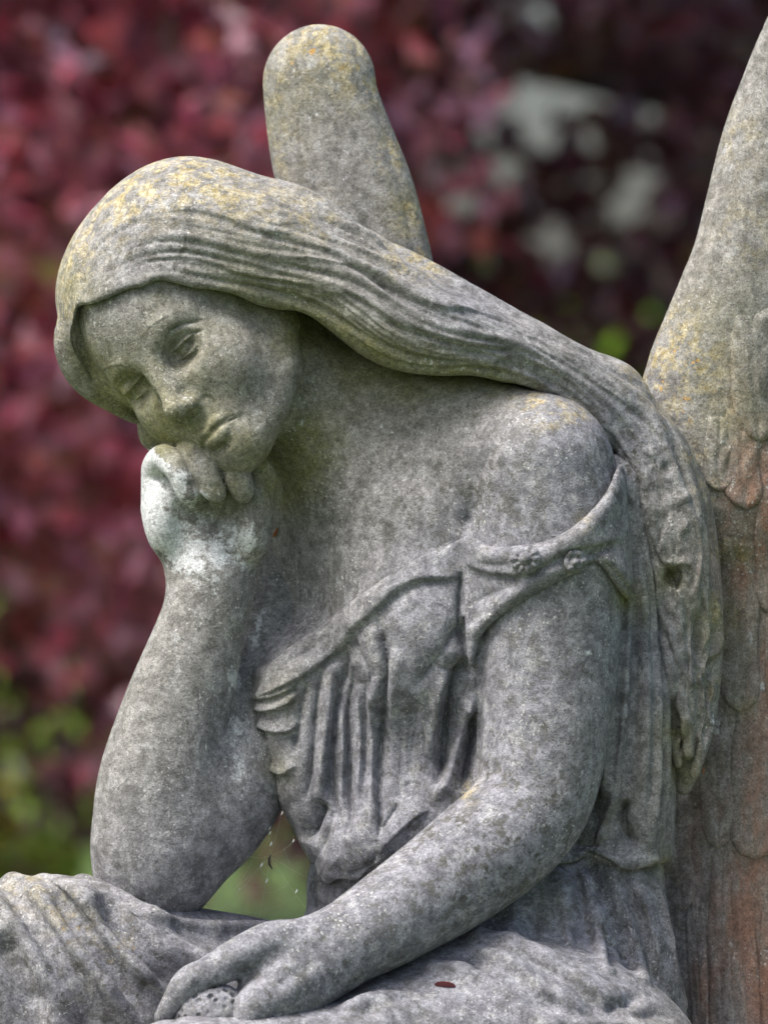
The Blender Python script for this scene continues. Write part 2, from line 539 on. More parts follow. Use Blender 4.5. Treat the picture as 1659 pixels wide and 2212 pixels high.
arm_l = Form()
arm_l.add(limb([(1168, 1015, 55, 160), (1188, 1180, 50, 166), (1188, 1330, 40, 156), (1180, 1560, 10, 140), (1142, 1742, -35, 127),
                  (1012, 1868, -120, 121), (832, 1990, -220, 101), (706, 2062, -290, 83)], 4), 0)
arm_l.add(limb([(700, 2066, -295, 80), (640, 2110, -335, 92), (590, 2170, -360, 84), (565, 2260, -370, 70)], 3, (np.array((0.3, -0.55, -0.78)), 0.8)), 45)
arm_l.add(limb([(660, 2040, -320, 52), (590, 2036, -352, 46), (522, 2064, -380, 41), (452, 2103, -400, 36), (408, 2124, -408, 34), (375, 2165, -405, 25), (351, 2197, -400, 17)], 4), 28)
arm_l.add(limb([(600, 2150, -400, 46), (545, 2180, -425, 42), (530, 2240, -420, 38)], 3), 22)

arm_r = Form()
arm_r.add(limb([(610, 1190, 430, 150), (560, 1480, 290, 140), (470, 1720, 180, 138), (345, 1850, 118, 132)], 4), 0)
arm_r.add(limb([(335, 1870, 112, 128), (338, 1790, 104, 138), (352, 1680, 98, 138), (384, 1530, 94, 118), (427, 1390, 93, 101), (451, 1300, 92, 90), (456, 1256, 92, 87)], 4, (np.array((0, 0, 1.)), 0.85)), 50)
HC = 92
palm = [(456, 1256, HC, 86), (453, 1185, HC + 10, 110), (450, 1105, HC + 20, 138), (447, 1060, HC + 25, 138)]
arm_r.add(limb(palm, 4, (np.array((0, 0.1, 1.)), 0.5)), 40)
arm_r.add(ell(q(548, 1120, HC - 22), (44, 95, 52)), 35)
arm_r.add(ell(q(357, 1110, HC - 12), (46, 88, 52)), 35)
arm_r.add(limb([(350, 1060, HC + 10, 40), (340, 1014, HC - 2, 34), (356, 990, HC - 50, 31), (384, 1012, HC - 92, 29), (407, 1060, HC - 96, 27), (411, 1078, HC - 84, 23)], 4), 14)
arm_r.add(limb([(405, 1050, HC + 30, 40), (400, 1000, HC + 0, 34), (410, 980, HC - 54, 32), (438, 1010, HC - 100, 30), (463, 1066, HC - 102, 27), (467, 1084, HC - 90, 23)], 4), 3)
arm_r.add(limb([(484, 1056, HC + 30, 40), (490, 1012, HC + 0, 34), (500, 1002, HC - 54, 32), (512, 1026, HC - 84, 31), (522, 1054, HC - 84, 28), (523, 1064, HC - 74, 25)], 4), 3)
arm_r.add(limb([(566, 1080, HC + 10, 32), (568, 1030, HC + 5, 30), (556, 1006, HC - 10, 26)], 4), 18)
arm_r.add(limb([(400, 1010, HC + 45, 26), (394, 950, HC + 55, 22), (388, 900, HC + 70, 20)], 3), 10)
arm_r.add(ell(q(455, 1118, HC - 74), (62, 38, 46)), 36, '-')

chest = Form()
chest.ops = [o for i, o in enumerate(torso.ops) if i != 2]
def body_fn(P):
    d = smin(chest(P), head(P), 34)
    d = smin(d, arm_l(P), 26)
    return smin(d, arm_r(P), 5)

# hair
hair = Form()
hair.add(hell((-3, -90, 40), (91, 110, 98)), 0)
hair.add(ell(q(405, 525, 170), (190, 188, 190)), 70)
hair.add(limb([(420, 545, 110, 168), (600, 555, 100, 165), (740, 610, 60, 125), (860, 690, 40, 112), (980, 735, 45, 100), (1090, 765, 75, 86), (1180, 800, 110, 84), (1290, 870, 150, 92)], 4), 70)
hair.add(limb([(620, 560, 200, 130), (800, 620, 190, 110), (960, 690, 180, 100), (1100, 760, 190, 90), (1230, 820, 200, 80), (1320, 860, 200, 80)], 4), 40)
hair.add(limb([(1290, 870, 160, 88), (1390, 970, 165, 92), (1440, 1090, 160, 100), (1470, 1240, 165, 92), (1484, 1400, 175, 80), (1490, 1540, 185, 60), (1484, 1640, 192, 38), (1476, 1700, 198, 18)], 4), 40)
_rl = np.random.default_rng(31)
for _k in range(13):
    _u, _v = 1385 + 150 * _rl.random(), 960 + 130 * _rl.random() + 420 * (_k % 3) / 3.0
    _a, _ph, _n = _rl.uniform(10, 24), _rl.uniform(0, 6.28), 11
    _x0 = np.interp(_v, [950, 1100, 1300, 1500, 1700], [1390, 1440, 1475, 1486, 1480])
    _off = np.clip(_u - 1460, -62, 66)
    _rows = []
    for _i in range(_n):
        _vv = _v + _i * _rl.uniform(34, 40)
        if _vv > 1690: break
        _xc = np.interp(_vv, [950, 1100, 1300, 1500, 1700], [1395, 1440, 1475, 1486, 1482]); _w = np.interp(_vv, [950, 1200, 1450, 1700], [1, 1, .8, .35])
        _o = _off * _w + _a * _w * math.sin(_ph + _i * 1.15)
        _rows.append((_xc + _o, _vv, 166 - math.sqrt(max(86 ** 2 * _w ** 2 - _o ** 2, 100)) + 7, _rl.uniform(15, 23) * (1 - .5 * _i / _n)))
    if len(_rows) > 3: hair.add(limb(_rows, 2), 6)
hair.add(limb([(330, 850, 320, 60), (334, 905, 270, 40), (338, 945, 255, 36), (346, 976, 250, 16)], 3), 20)
under_hair = Form().add(hell((0, -88, 24), (82, 104, 98)), 0)
far_lock = Form().add(limb([(184, 652, 100, 14), (158, 688, 122, 30), (148, 742, 132, 31), (162, 800, 145, 26), (196, 843, 165, 21), (246, 876, 190, 17), (294, 902, 225, 14)], 4), 0)
hairline = outline([(0, 960), (290, 930), (262, 880), (225, 845), (190, 805), (166, 760), (158, 725), (163, 690), (172, 662), (203, 656), (243, 640), (275, 625), (307, 619), (339, 605), (371, 608), (423, 620), (475, 627), (515, 639), (555, 658), (603, 669), (645, 672),
                    (685, 692), (730, 728), (790, 774), (850, 800), (940, 812), (1020, 812), (1090, 826), (1120, 830), (1200, 862), (1262, 905), (1300, 950), (1345, 1000), (1372, 1060), (1385, 1150), (1400, 1250),
                    (1420, 1400), (1430, 1550), (1440, 1720), (1700, 1750), (1750, 500), (800, 100), (0, 200)], 3)
def hair_fn(P):
    d = hair(P)
    u, v = front_uv(P)
    e = hairline(u, v)
    # the cut lies in front only; on the far side the hair closes round the face
    X = P - HO
    g = np.maximum(X @ HY + 21 * HS, X @ HX + 6 * HS)
    return smin(smax(d, np.minimum(e, g), 12), smin(far_lock(P), smax(under_hair(P), np.maximum(X @ HY + 17 * HS, X @ HX + 2 * HS), 8), 10), 12)

# dress: bodice over the torso, sleeve band round the arm
bod_out = outline([(470, 1430), (545, 1452), (640, 1395), (740, 1322), (820, 1272), (905, 1215), (1000, 1160), (1060, 1178), (1120, 1180), (1190, 1170), (1270, 1120), (1320, 1060), (1325, 1000), (1318, 955),
                   (1370, 985), (1420, 1100), (1500, 1300), (1520, 1860), (1430, 1868), (1350, 1874), (1280, 1858), (1200, 1868), (1000, 1880), (850, 1880), (770, 1890), (690, 1905), (300, 1905), (300, 1500)], 1)
bodice = Form()
bodice.ops = list(torso.ops)
bodice.add(tell(700, 1640, 170, (110, 190, 120)), 90)
bodice.add(tell(800, 1800, 110, (130, 90, 110)), 70)
bodice.add(limb([(1340, 1050, 130, 60), (1350, 1400, 140, 75), (1360, 1700, 140, 80), (1350, 1850, 140, 70)], 3), 50)
bodice.add(limb([(1400, 1200, 190, 40), (1410, 1500, 190, 50), (1400, 1830, 190, 50)], 3), 30)
def dress_fn(P):
    d = bodice(P) - 7
    d = np.minimum(d, 1e3)
    u, v = front_uv(P)
    return smax(d, bod_out(u, v), 10)

sleeve_out = outline([(1000, 1158), (1060, 1180), (1120, 1178), (1190, 1166), (1260, 1120), (1310, 1062), (1328, 1018), (1340, 1000), (1370, 996), (1410, 1030), (1400, 1290), (1368, 1310), (1330, 1268), (1288, 1212), (1240, 1240),
                      (1190, 1265), (1120, 1305), (1065, 1345), (1035, 1385), (1022, 1440), (1010, 1420), (1003, 1300)], 2)
def sleeve_fn(P):
    u, v = front_uv(P)
    w = np.clip((260 - P[:, 2]) / 80, 0, 1)
    d = smin(arm_l(P), torso(P), 40) - 15 - rel_sleeve.sample(u, v) * w
    return smax(d, sleeve_out(u, v), 16)

# skirt and lap
skirt = Form()
skirt.add(tell(1060, 2130, 230, (350, 350, 290)), 0)
skirt.add(limb([(1300, 1800, 190, 110), (1325, 1900, 190, 112), (1345, 2020, 185, 112), (1368, 2200, 180, 118), (1390, 2450, 180, 120)], 3), 50)
skirt.add(tell(930, 1900, 245, (300, 200, 215)), 60)
skirt.add(ell(q(1050, 2335, -60), (480, 315, 300)), 60)
skirt.add(limb([(1000, 2360, -100, 250), (720, 2400, -300, 235), (420, 2430, -430, 230)], 3), 80)
skirt.add(limb([(1000, 2330, 380, 240), (600, 2225, 240, 232), (300, 2165, 110, 226), (120, 2135, 70, 236), (-120, 2200, 0, 230)], 4), 90)
skirt.add(limb([(-60, 2140, 60, 225), (-80, 2500, 20, 230)], 3), 80)

wing_far = Form()
wing_far.add(limb([(690, 177, 520, 129), (694, 214, 520, 131), (706, 270, 520, 138), (722, 330, 520, 145), (755, 440, 520, 154), (800, 600, 510, 150), (860, 720, 500, 120), (930, 800, 470, 90)], 4, (np.array((0.25, 0, 1.)), 0.55)), 0)

wing_near = Form()
wing_near.add(limb([(1900, -150, 330, 140), (1845, -20, 330, 142), (1776, 130, 330, 150), (1742, 240, 330, 160), (1710, 330, 330, 160), (1682, 450, 330, 162), (1655, 570, 330, 165), (1622, 660, 330, 167), (1590, 740, 330, 168), (1562, 820, 330, 172), (1550, 920, 335, 182), (1580, 1050, 345, 190)], 4, (np.array((0.1, 0, 1.)), 0.6)), 0)
wing_near.add(limb([(1600, 1000, 370, 190), (1640, 1400, 390, 190), (1650, 1900, 390, 190), (1650, 2500, 390, 190)], 4, (np.array((0.1, 0, 1.)), 0.5)), 60)
wing_near.add(limb([(1500, 1500, 420, 60), (1510, 1750, 420, 110), (1520, 2100, 420, 120), (1520, 2500, 420, 120)], 4, (np.array((0.1, 0, 1.)), 0.5)), 50)
wing_near.add(limb([(1780, 100, 400, 140), (1790, 700, 400, 170), (1800, 1400, 400, 190), (1800, 2500, 400, 190)], 4, (np.array((0.1, 0, 1.)), 0.45)), 60)
# ------------------------------------------------------------------ the statue: carved detail (strokes in sheet units)
rng = np.random.default_rng(7)

rel_body = Relief()
B_ = rel_body
B_.stroke([(830, 965), (900, 985), (980, 985), (1070, 955)], 26, 7, 'ridge', taper=(.3, .3))
B_.stroke([(800, 1000), (880, 1025), (970, 1030)], 30, -6, 'ridge', taper=(.3, .3))
B_.stroke([(1085, 930), (1040, 1000), (1015, 1070), (1002, 1150)], 26, 13, 'groove', taper=(.4, .1))
B_.stroke([(1000, 1160), (1012, 1110), (1040, 1060)], 12, 9, 'groove', taper=(.1, .5))
B_.stroke([(680, 800), (720, 900), (790, 1000)], 30, 7, 'ridge', taper=(.3, .4))
B_.stroke([(655, 720), (652, 800), (650, 870), (632, 930)], 9, 5, 'groove', taper=(.3, .3))
B_.stroke([(1028, 1690), (1062, 1660), (1110, 1640)], 10, 8, 'groove', taper=(.2, .6))
B_.stroke([(1075, 1660), (1130, 1640), (1180, 1660)], 28, 6, 'ridge', taper=(.3, .3))
B_.stroke([(700, 1160), (760, 1210), (850, 1240)], 60, 8, 'ridge', taper=(.3, .3))
# right hand: palm lines, nails
B_.stroke([(372, 1085), (420, 1108), (470, 1118), (520, 1095)], 9, 6, 'groove', taper=(.3, .3))
B_.stroke([(452, 1180), (470, 1140), (500, 1100)], 10, 6, 'groove', taper=(.4, .3))
B_.stroke([(330, 1025), (352, 1040), (372, 1062)], 7, 6, 'groove', taper=(.3, .2))
B_.stroke([(366, 1262), (400, 1250), (450, 1252)], 10, 4, 'groove', taper=(.2, .5))
B_.stroke([(400, 1050), (415, 1046), (424, 1062)], 5, 3.5, 'groove', n=5, taper=(.3, .3))
B_.stroke([(452, 1052), (467, 1050), (476, 1066)], 5, 3.0, 'groove', n=5, taper=(.3, .3))
B_.stroke([(510, 1030), (524, 1026), (535, 1040)], 5, 3.0, 'groove', n=5, taper=(.3, .3))
# left hand: web of the thumb, knuckles
B_.stroke([(505, 2112), (540, 2100), (575, 2085)], 12, 9, 'groove', taper=(.1, .5))
B_.stroke([(560, 2130), (620, 2090), (700, 2060)], 22, 6, 'ridge', taper=(.3, .5))
B_.stroke([(600, 2180), (640, 2130), (720, 2085)], 18, 5, 'ridge', taper=(.3, .5))
B_.stroke([(590, 2160), (620, 2112), (690, 2078)], 12, 5, 'groove', taper=(.3, .5))
B_.stroke([(592, 2205), (606, 2180), (612, 2160)], 8, 6, 'groove', taper=(.2, .4))
B_.stroke([(400, 2092), (416, 2110), (424, 2130)], 12, 4, 'ridge', taper=(.3, .3))
# face: brows, lid folds, lips
B_.stroke([(306, 726), (331, 704), (363, 684), (392, 674)], 8, 5, 'step', taper=(.35, .35))
B_.stroke([(360, 735), (372, 716), (392, 703), (424, 694), (452, 692)], 4, 10, 'groove', taper=(.25, .3))
B_.stroke([(366, 765), (382, 740), (404, 724), (432, 716), (448, 708)], 3.4, 8, 'groove', taper=(.2, .3))
B_.stroke([(372, 768), (392, 778), (416, 770), (434, 748)], 4.2, 6, 'groove', taper=(.3, .3))
B_.stroke([(212, 816), (231, 796), (259, 789), (285, 796)], 8, 4, 'step', taper=(.35, .35))
B_.stroke([(246, 838), (258, 820), (281, 808), (302, 812)], 4, 8, 'groove', taper=(.3, .3))
B_.stroke([(254, 846), (268, 828), (288, 822), (306, 830)], 3.4, 7, 'groove', taper=(.3, .3))
B_.stroke([(262, 856), (280, 864), (302, 864), (317, 846)], 4, 5, 'groove', taper=(.3, .3))
B_.stroke([(520, 900), (503, 899), (484, 909), (462, 928), (448, 950)], 4.0, 3.5, 'groove', taper=(.3, .3))
B_.blob((522, 902), 9, -4)
B_.stroke([(393, 745), (404, 736), (415, 742), (410, 754), (398, 754)], 3.5, 3.5, 'groove', taper=(.2, .2))
B_.stroke([(277, 842), (286, 835), (294, 842), (288, 851)], 3.2, 3, 'groove', taper=(.2, .2))
B_.stroke([(430, 872), (446, 858), (462, 866), (460, 884)], 5, 4, 'groove', taper=(.4, .3))

def strands(rel, guides, count, h0, h1, w0, w1, seed, wave=6.0, tmin=0.25, tmax=0.9):
    """fine locks running between guide lines"""
    r = np.random.default_rng(seed)
    G = np.array([spline(g, 6)[np.linspace(0, len(spline(g, 6)) - 1, 60).astype(int)] for g in guides])
    for _ in range(count):
        s = r.uniform(0, len(G) - 1.001); i = int(s); f = s - i
        L = G[i] * (1 - f) + G[i + 1] * f
        ln = r.uniform(tmin, tmax) if tmax > tmin else tmax
        a = r.uniform(0, 1 - ln); i0, i1 = int(a * 59), int((a + ln) * 59)
        L = L[i0:max(i1, i0 + 6) + 1][::4].copy()
        if len(L) < 3: continue
        ph, fq = r.uniform(0, 6.3), r.uniform(0.5, 1.1)
        L[:, 1] += wave * np.sin(ph + fq * np.arange(len(L)))
        L[:, 0] += 0.4 * wave * np.cos(ph + fq * np.arange(len(L)))
        rel.stroke(L, r.uniform(w0, w1), r.uniform(h0, h1), 'groove' if r.random() < 0.6 else 'step', n=3, taper=(.3, .4))

rel_hair = Relief()
H_ = rel_hair
HG = [[(190, 662), (243, 628), (339, 594), (423, 606), (515, 624), (600, 654), (680, 680), (760, 735), (850, 788), (950, 802), (1050, 808), (1120, 825), (1220, 868), (1290, 935), (1350, 1010)],
      [(185, 640), (260, 592), (350, 562), (450, 576), (540, 604), (620, 612), (700, 630), (780, 676), (860, 730), (950, 764), (1050, 764), (1130, 790), (1230, 850), (1320, 950), (1380, 1060)],
      [(180, 600), (250, 545), (350, 515), (450, 524), (560, 550), (650, 566), (740, 588), (820, 630), (900, 685), (1000, 722), (1100, 740), (1200, 790), (1300, 870), (1395, 990), (1430, 1100)],
      [(182, 560), (245, 495), (340, 460), (450, 465), (560, 495), (660, 515), (760, 550), (850, 595), (950, 645), (1050, 692), (1150, 732), (1250, 790), (1350, 862), (1440, 970), (1480, 1090)],
      [(190, 510), (255, 435), (350, 395), (460, 400), (570, 435), (680, 480), (780, 524), (880, 568), (970, 612), (1070, 662), (1170, 722), (1280, 778), (1380, 834), (1460, 920), (1515, 1050)],
      [(215, 455), (295, 385), (400, 345), (500, 360), (600, 405), (690, 455), (790, 495), (890, 550), (980, 595), (1080, 645), (1180, 715), (1290, 765), (1390, 825), (1470, 900), (1530, 1050)]]
strands(H_, HG, 70, 2.0, 5.0, 5, 9, 11, wave=8, tmin=.15, tmax=.6)
strands(H_, HG, 230, 1.5, 4.2, 3, 5.5, 12, wave=6, tmin=0.08, tmax=0.3)
strands(H_, [[p for p in g if p[0] > 480] for g in HG], 90, 3, 6.5, 5, 9, 18, wave=9, tmin=.12, tmax=.4)
strands(H_, [HG[0], HG[1], HG[2]], 70, 2.0, 5.0, 3, 6, 17, wave=3, tmin=0.12, tmax=0.4)
# large locks read from the stone
for pts, w, h in [
    ([(600, 566), (661, 556), (713, 564), (781, 578), (837, 602), (869, 630), (921, 654), (961, 668), (1021, 670), (1081, 682), (1141, 716), (1190, 760)], 26, 13),
    ([(655, 660), (701, 638), (749, 636), (800, 650)], 12, 9),
    ([(700, 480), (773, 506), (821, 530), (853, 558), (893, 598), (941, 630), (989, 654), (1041, 668)], 16, 10),
    ([(985, 752), (1005, 746), (1061, 752), (1113, 754), (1161, 770), (1201, 798), (1244, 816)], 16, 10),
    ([(1060, 796), (1085, 778), (1115, 768), (1150, 776)], 12, 8),
    ([(1070, 776), (1110, 776), (1155, 787), (1200, 805), (1236, 828), (1272, 864), (1299, 898)], 14, 9),
    ([(1160, 740), (1236, 783), (1281, 823), (1340, 864), (1398, 913), (1439, 972), (1459, 1017), (1457, 1071)], 22, 12),
    ([(1300, 920), (1330, 950), (1362, 999), (1389, 1057), (1407, 1120)], 16, 9),
    ([(310, 470), (400, 455), (480, 470), (560, 500), (640, 506), (720, 530)], 16, 6),
    ([(250, 480), (330, 474), (420, 476), (500, 492)], 10, 6),
    ([(480, 420), (560, 452), (640, 470), (700, 500)], 14, 7),
    ([(500, 440), (540, 470), (600, 486), (660, 480)], 10, 7),
    ([(440, 590), (520, 596), (580, 618), (640, 616), (700, 622), (760, 650)], 12, 7),
    ([(555, 650), (600, 630), (660, 636), (720, 660)], 12, 6)]:
    H_.stroke(pts, w, h, 'step', taper=(.25, .3))
H_.stroke([(186, 660), (178, 600), (182, 540), (198, 480), (232, 415)], 7, 9, 'groove', taper=(.1, .4))
H_.stroke([(203, 652), (243, 634), (275, 618), (307, 612), (339, 597), (371, 601), (423, 612), (475, 620), (515, 630), (555, 650)], 12, 2, 'ridge', taper=(.2, .3))
strands(H_, [[(190, 470), (165, 560), (165, 640), (160, 690), (185, 780), (240, 850)], [(215, 440), (140, 540), (122, 650), (122, 720), (150, 790), (230, 870)]], 20, 1.5, 3, 5, 8, 13, wave=3)
strands(H_, [[(310, 900), (325, 940), (338, 975)], [(370, 890), (372, 930), (360, 975)]], 8, 2, 4, 4, 6, 14, wave=2, tmin=.5)
# curls that fall behind the shoulder
BK = [[(1345, 1000), (1385, 1100), (1410, 1250), (1430, 1400), (1440, 1560), (1465, 1680)],
      [(1400, 960), (1440, 1090), (1450, 1250), (1470, 1400), (1480, 1560), (1485, 1690)],
      [(1440, 930), (1500, 1080), (1520, 1250), (1520, 1400), (1510, 1560), (1490, 1690)],
      [(1470, 910), (1535, 1060), (1560, 1200), (1550, 1400), (1525, 1580), (1500, 1690)]]
strands(H_, BK, 50, 4, 9, 5, 9, 15, wave=15, tmin=0.12, tmax=0.35)
strands(H_, BK, 60, 2, 4, 3, 5, 16, wave=8, tmin=0.1, tmax=0.3)
for pts, w, h in [
    ([(1407, 823), (1452, 859), (1484, 913), (1511, 999), (1530, 1062), (1546, 1138), (1552, 1197), (1545, 1287), (1536, 1422)], 18, -12),
    ([(1456, 1100), (1432, 1150), (1420, 1197), (1443, 1224), (1486, 1222), (1500, 1262), (1480, 1310)], 16, 14),
    ([(1470, 1085), (1500, 1134), (1513, 1180), (1504, 1242), (1482, 1300)], 14, 12),
    ([(1443, 1345), (1452, 1399), (1476, 1458), (1511, 1494)], 14, 12),
    ([(1493, 1332), (1515, 1422), (1527, 1512), (1510, 1600)], 14, -12),
    ([(1440, 1480), (1462, 1540), (1475, 1610), (1490, 1680)], 12, 10)]:
    H_.stroke(pts, w, abs(h), 'step' if h > 0 else 'groove', taper=(.2, .3))
H_.blob((1450, 1246), 19, -38, 3)
H_.blob((1452, 1262), 12, -14, 2)
H_.blob((1462, 1560), 12, -16, 2, 0, 2.2)
H_.blob((1440, 1010), 14, -9, 2)
for _ in range(40):
    H_.blob((rng.uniform(1400, 1540), rng.uniform(1050, 1650)), rng.uniform(10, 24), rng.uniform(-7, 8), 2, rng.uniform(0, 180), rng.uniform(.5, 1.6))

rel_dress = Relief()
D_ = rel_dress
def fold(pts, w, h, kind='groove', tp=(.15, .2)): D_.stroke(pts, w, h, kind, taper=tp)
# rolled neckline
fold([(551, 1509), (600, 1495), (646, 1470), (695, 1437), (745, 1396), (769, 1363), (811, 1326), (848, 1289), (877, 1268), (910, 1256), (951, 1253), (996, 1251)], 34, 10, 'step', (.12, .1))
fold([(535, 1470), (600, 1440), (670, 1400), (740, 1345), (810, 1290), (880, 1235), (980, 1195)], 22, 4, 'ridge')
fold([(560, 1440), (588, 1425), (629, 1384), (683, 1352), (720, 1325), (760, 1300)], 10, 8, 'groove', (.2, .4))
fold([(600, 1450), (660, 1415), (720, 1370)], 9, 5, 'groove', (.4, .4))
# vertical folds of the bodice
fold([(811, 1334), (823, 1392), (831, 1450), (827, 1516), (821, 1594), (815, 1676), (819, 1759), (817, 1812)], 9, 13, 'crease', (.1, .1))
fold([(811, 1330), (823, 1392), (831, 1450), (827, 1516), (821, 1594), (815, 1676), (819, 1759), (817, 1816)][::-1], 30, 9, 'step', (.1, .1))
for pts, w, h in [
    ([(745, 1400), (741, 1450), (732, 1511), (724, 1594), (718, 1676), (722, 1745), (730, 1800)], 12, 17),
    ([(761, 1375), (774, 1417), (794, 1458), (800, 1500)], 9, 9),
    ([(757, 1440), (756, 1491), (758, 1573), (758, 1656), (754, 1738), (745, 1815)], 11, 15),
    ([(695, 1441), (687, 1511), (679, 1594), (670, 1676), (660, 1730)], 11, 14),
    ([(662, 1470), (650, 1532), (641, 1577), (630, 1630)], 9, 9),
    ([(786, 1470), (792, 1560), (790, 1660), (786, 1740)], 9, 7),
    ([(992, 1346), (963, 1400), (926, 1450), (889, 1495)], 12, 10),
    ([(1009, 1420), (992, 1474), (972, 1540), (955, 1602), (947, 1656), (939, 1700)], 22, 34),
    ([(1035, 1540), (1022, 1600), (1008, 1660), (994, 1710)], 18, 26),
    ([(1005, 1330), (1010, 1408), (1022, 1470)], 12, 16),
    ([(997, 1235), (995, 1293), (996, 1351), (1006, 1400)], 7, 14),
    ([(698, 1728), (679, 1771), (656, 1820)], 10, 20),
    ([(712, 1746), (699, 1800), (690, 1850)], 9, 8),
    ([(724, 1862), (745, 1878), (774, 1875), (802, 1860), (817, 1834)], 7, 11),
    ([(827, 1790), (848, 1755), (862, 1735)], 8, 9),
    ([(905, 1520), (890, 1600), (880, 1680)], 14, 5),
    ([(870, 1700), (890, 1690), (920, 1700)], 10, 5)]:
    fold(pts, w, h * .95, 'crease')
for pts, w, h in [
    ([(716, 1430), (712, 1511), (702, 1594), (694, 1676), (690, 1740)], 15, 9),
    ([(738, 1520), (740, 1594), (738, 1676), (736, 1760)], 10, 7),
    ([(772, 1480), (775, 1573), (774, 1656), (770, 1760)], 12, 9),
    ([(812, 1460), (808, 1560), (804, 1680), (800, 1780)], 14, 9),
    ([(850, 1400), (846, 1500), (842, 1620), (850, 1720)], 20, 6),
    ([(967, 1450), (947, 1532), (926, 1640)], 16, 12),
    ([(1021, 1500), (992, 1600), (965, 1690), (930, 1740)], 15, 14),
    ([(1050, 1600), (1030, 1680)], 12, 10)]:
    fold(pts, w, h, 'ridge')
fold([(819, 1839), (852, 1808), (889, 1776), (930, 1750)], 20, 10, 'step')
# small hooked folds under the far breast
for pts, h in [([(545, 1510), (588, 1510), (629, 1493), (648, 1468)], 13), ([(543, 1530), (580, 1537), (621, 1526), (648, 1497)], 14),
               ([(548, 1562), (592, 1581), (633, 1579), (645, 1555)], 13), ([(580, 1660), (612, 1674), (640, 1656)], 12)]:
    fold(pts, 14, h, 'step', (.15, .15))
# blouse edge above the belt
fold([(670, 1885), (703, 1900), (736, 1889), (774, 1889), (807, 1866), (850, 1840)], 30, 16, 'step', (.1, .2))
# drape that hangs behind the arm
fold([(1326, 1775), (1340, 1716), (1349, 1612), (1358, 1500), (1362, 1410), (1362, 1300), (1356, 1200)], 26, 18, 'step')
fold([(1403, 1851), (1412, 1792), (1421, 1680), (1421, 1545), (1418, 1410), (1408, 1280), (1395, 1150)], 22, 16, 'step')
fold([(1353, 1725), (1343, 1768), (1357, 1803), (1382, 1824)], 9, 24, 'groove')
fold([(1380, 1200), (1388, 1400), (1392, 1600), (1388, 1760)], 16, 9, 'ridge')
fold([(1372, 1300), (1374, 1500), (1372, 1700)], 10, 8, 'groove')
fold([(1340, 1330), (1332, 1450), (1322, 1600), (1310, 1740)], 14, 10, 'ridge')
fold([(1344, 1716), (1317, 1770), (1299, 1826)], 12, 9, 'ridge')
fold([(1378, 1160), (1402, 1330), (1405, 1500), (1402, 1680), (1394, 1790)], 9, 9, 'groove')
fold([(1432, 1300), (1436, 1500), (1434, 1700), (1424, 1820)], 9, 9, 'ridge')
fold([(1352, 1260), (1346, 1400), (1338, 1560), (1328, 1700)], 8, 9, 'groove')
fold([(1440, 1455), (1446, 1545), (1450, 1680), (1440, 1792)], 9, 8, 'groove')
fold([(1241, 1857), (1286, 1848), (1317, 1857), (1353, 1871), (1398, 1866), (1430, 1862)], 26, 16, 'step', (.1, .1))

rel_sleeve = Relief()
S_ = rel_sleeve
S_.stroke([(1000, 1215), (1040, 1235), (1090, 1243), (1130, 1242), (1172, 1222), (1225, 1192), (1290, 1178), (1350, 1165)], 36, 16, 'step', taper=(.1, .2))
S_.stroke([(1005, 1180), (1060, 1200), (1110, 1202), (1180, 1192), (1260, 1150), (1320, 1090), (1338, 1020)], 22, 11, 'ridge', taper=(.1, .1))
S_.stroke([(1030, 1216), (1070, 1222), (1105, 1216)], 7, 6, 'groove', taper=(.3, .3))
S_.stroke([(1014, 1385), (1030, 1355), (1068, 1312), (1122, 1274), (1180, 1240), (1230, 1214)], 17, 14, 'ridge', taper=(.2, .1))
S_.stroke([(1012, 1310), (1050, 1290), (1100, 1270), (1150, 1252)], 9, 7, 'groove', taper=(.3, .3))
S_.stroke([(1010, 1350), (1040, 1330), (1080, 1305)], 10, 8, 'groove', taper=(.3, .3))
S_.stroke([(1296, 1196), (1330, 1226), (1354, 1256), (1368, 1278)], 18, 13, 'ridge', taper=(.15, .1))
S_.stroke([(1268, 1200), (1300, 1210), (1340, 1250), (1370, 1290)], 8, 9, 'groove', taper=(.3, .2))
S_.stroke([(1352, 1040), (1368, 1120), (1372, 1220), (1366, 1290)], 9, 7, 'groove', taper=(.2, .2))
S_.stroke([(1185, 1225), (1250, 1205), (1310, 1190), (1360, 1175)], 7, 6, 'groove', taper=(.2, .3))

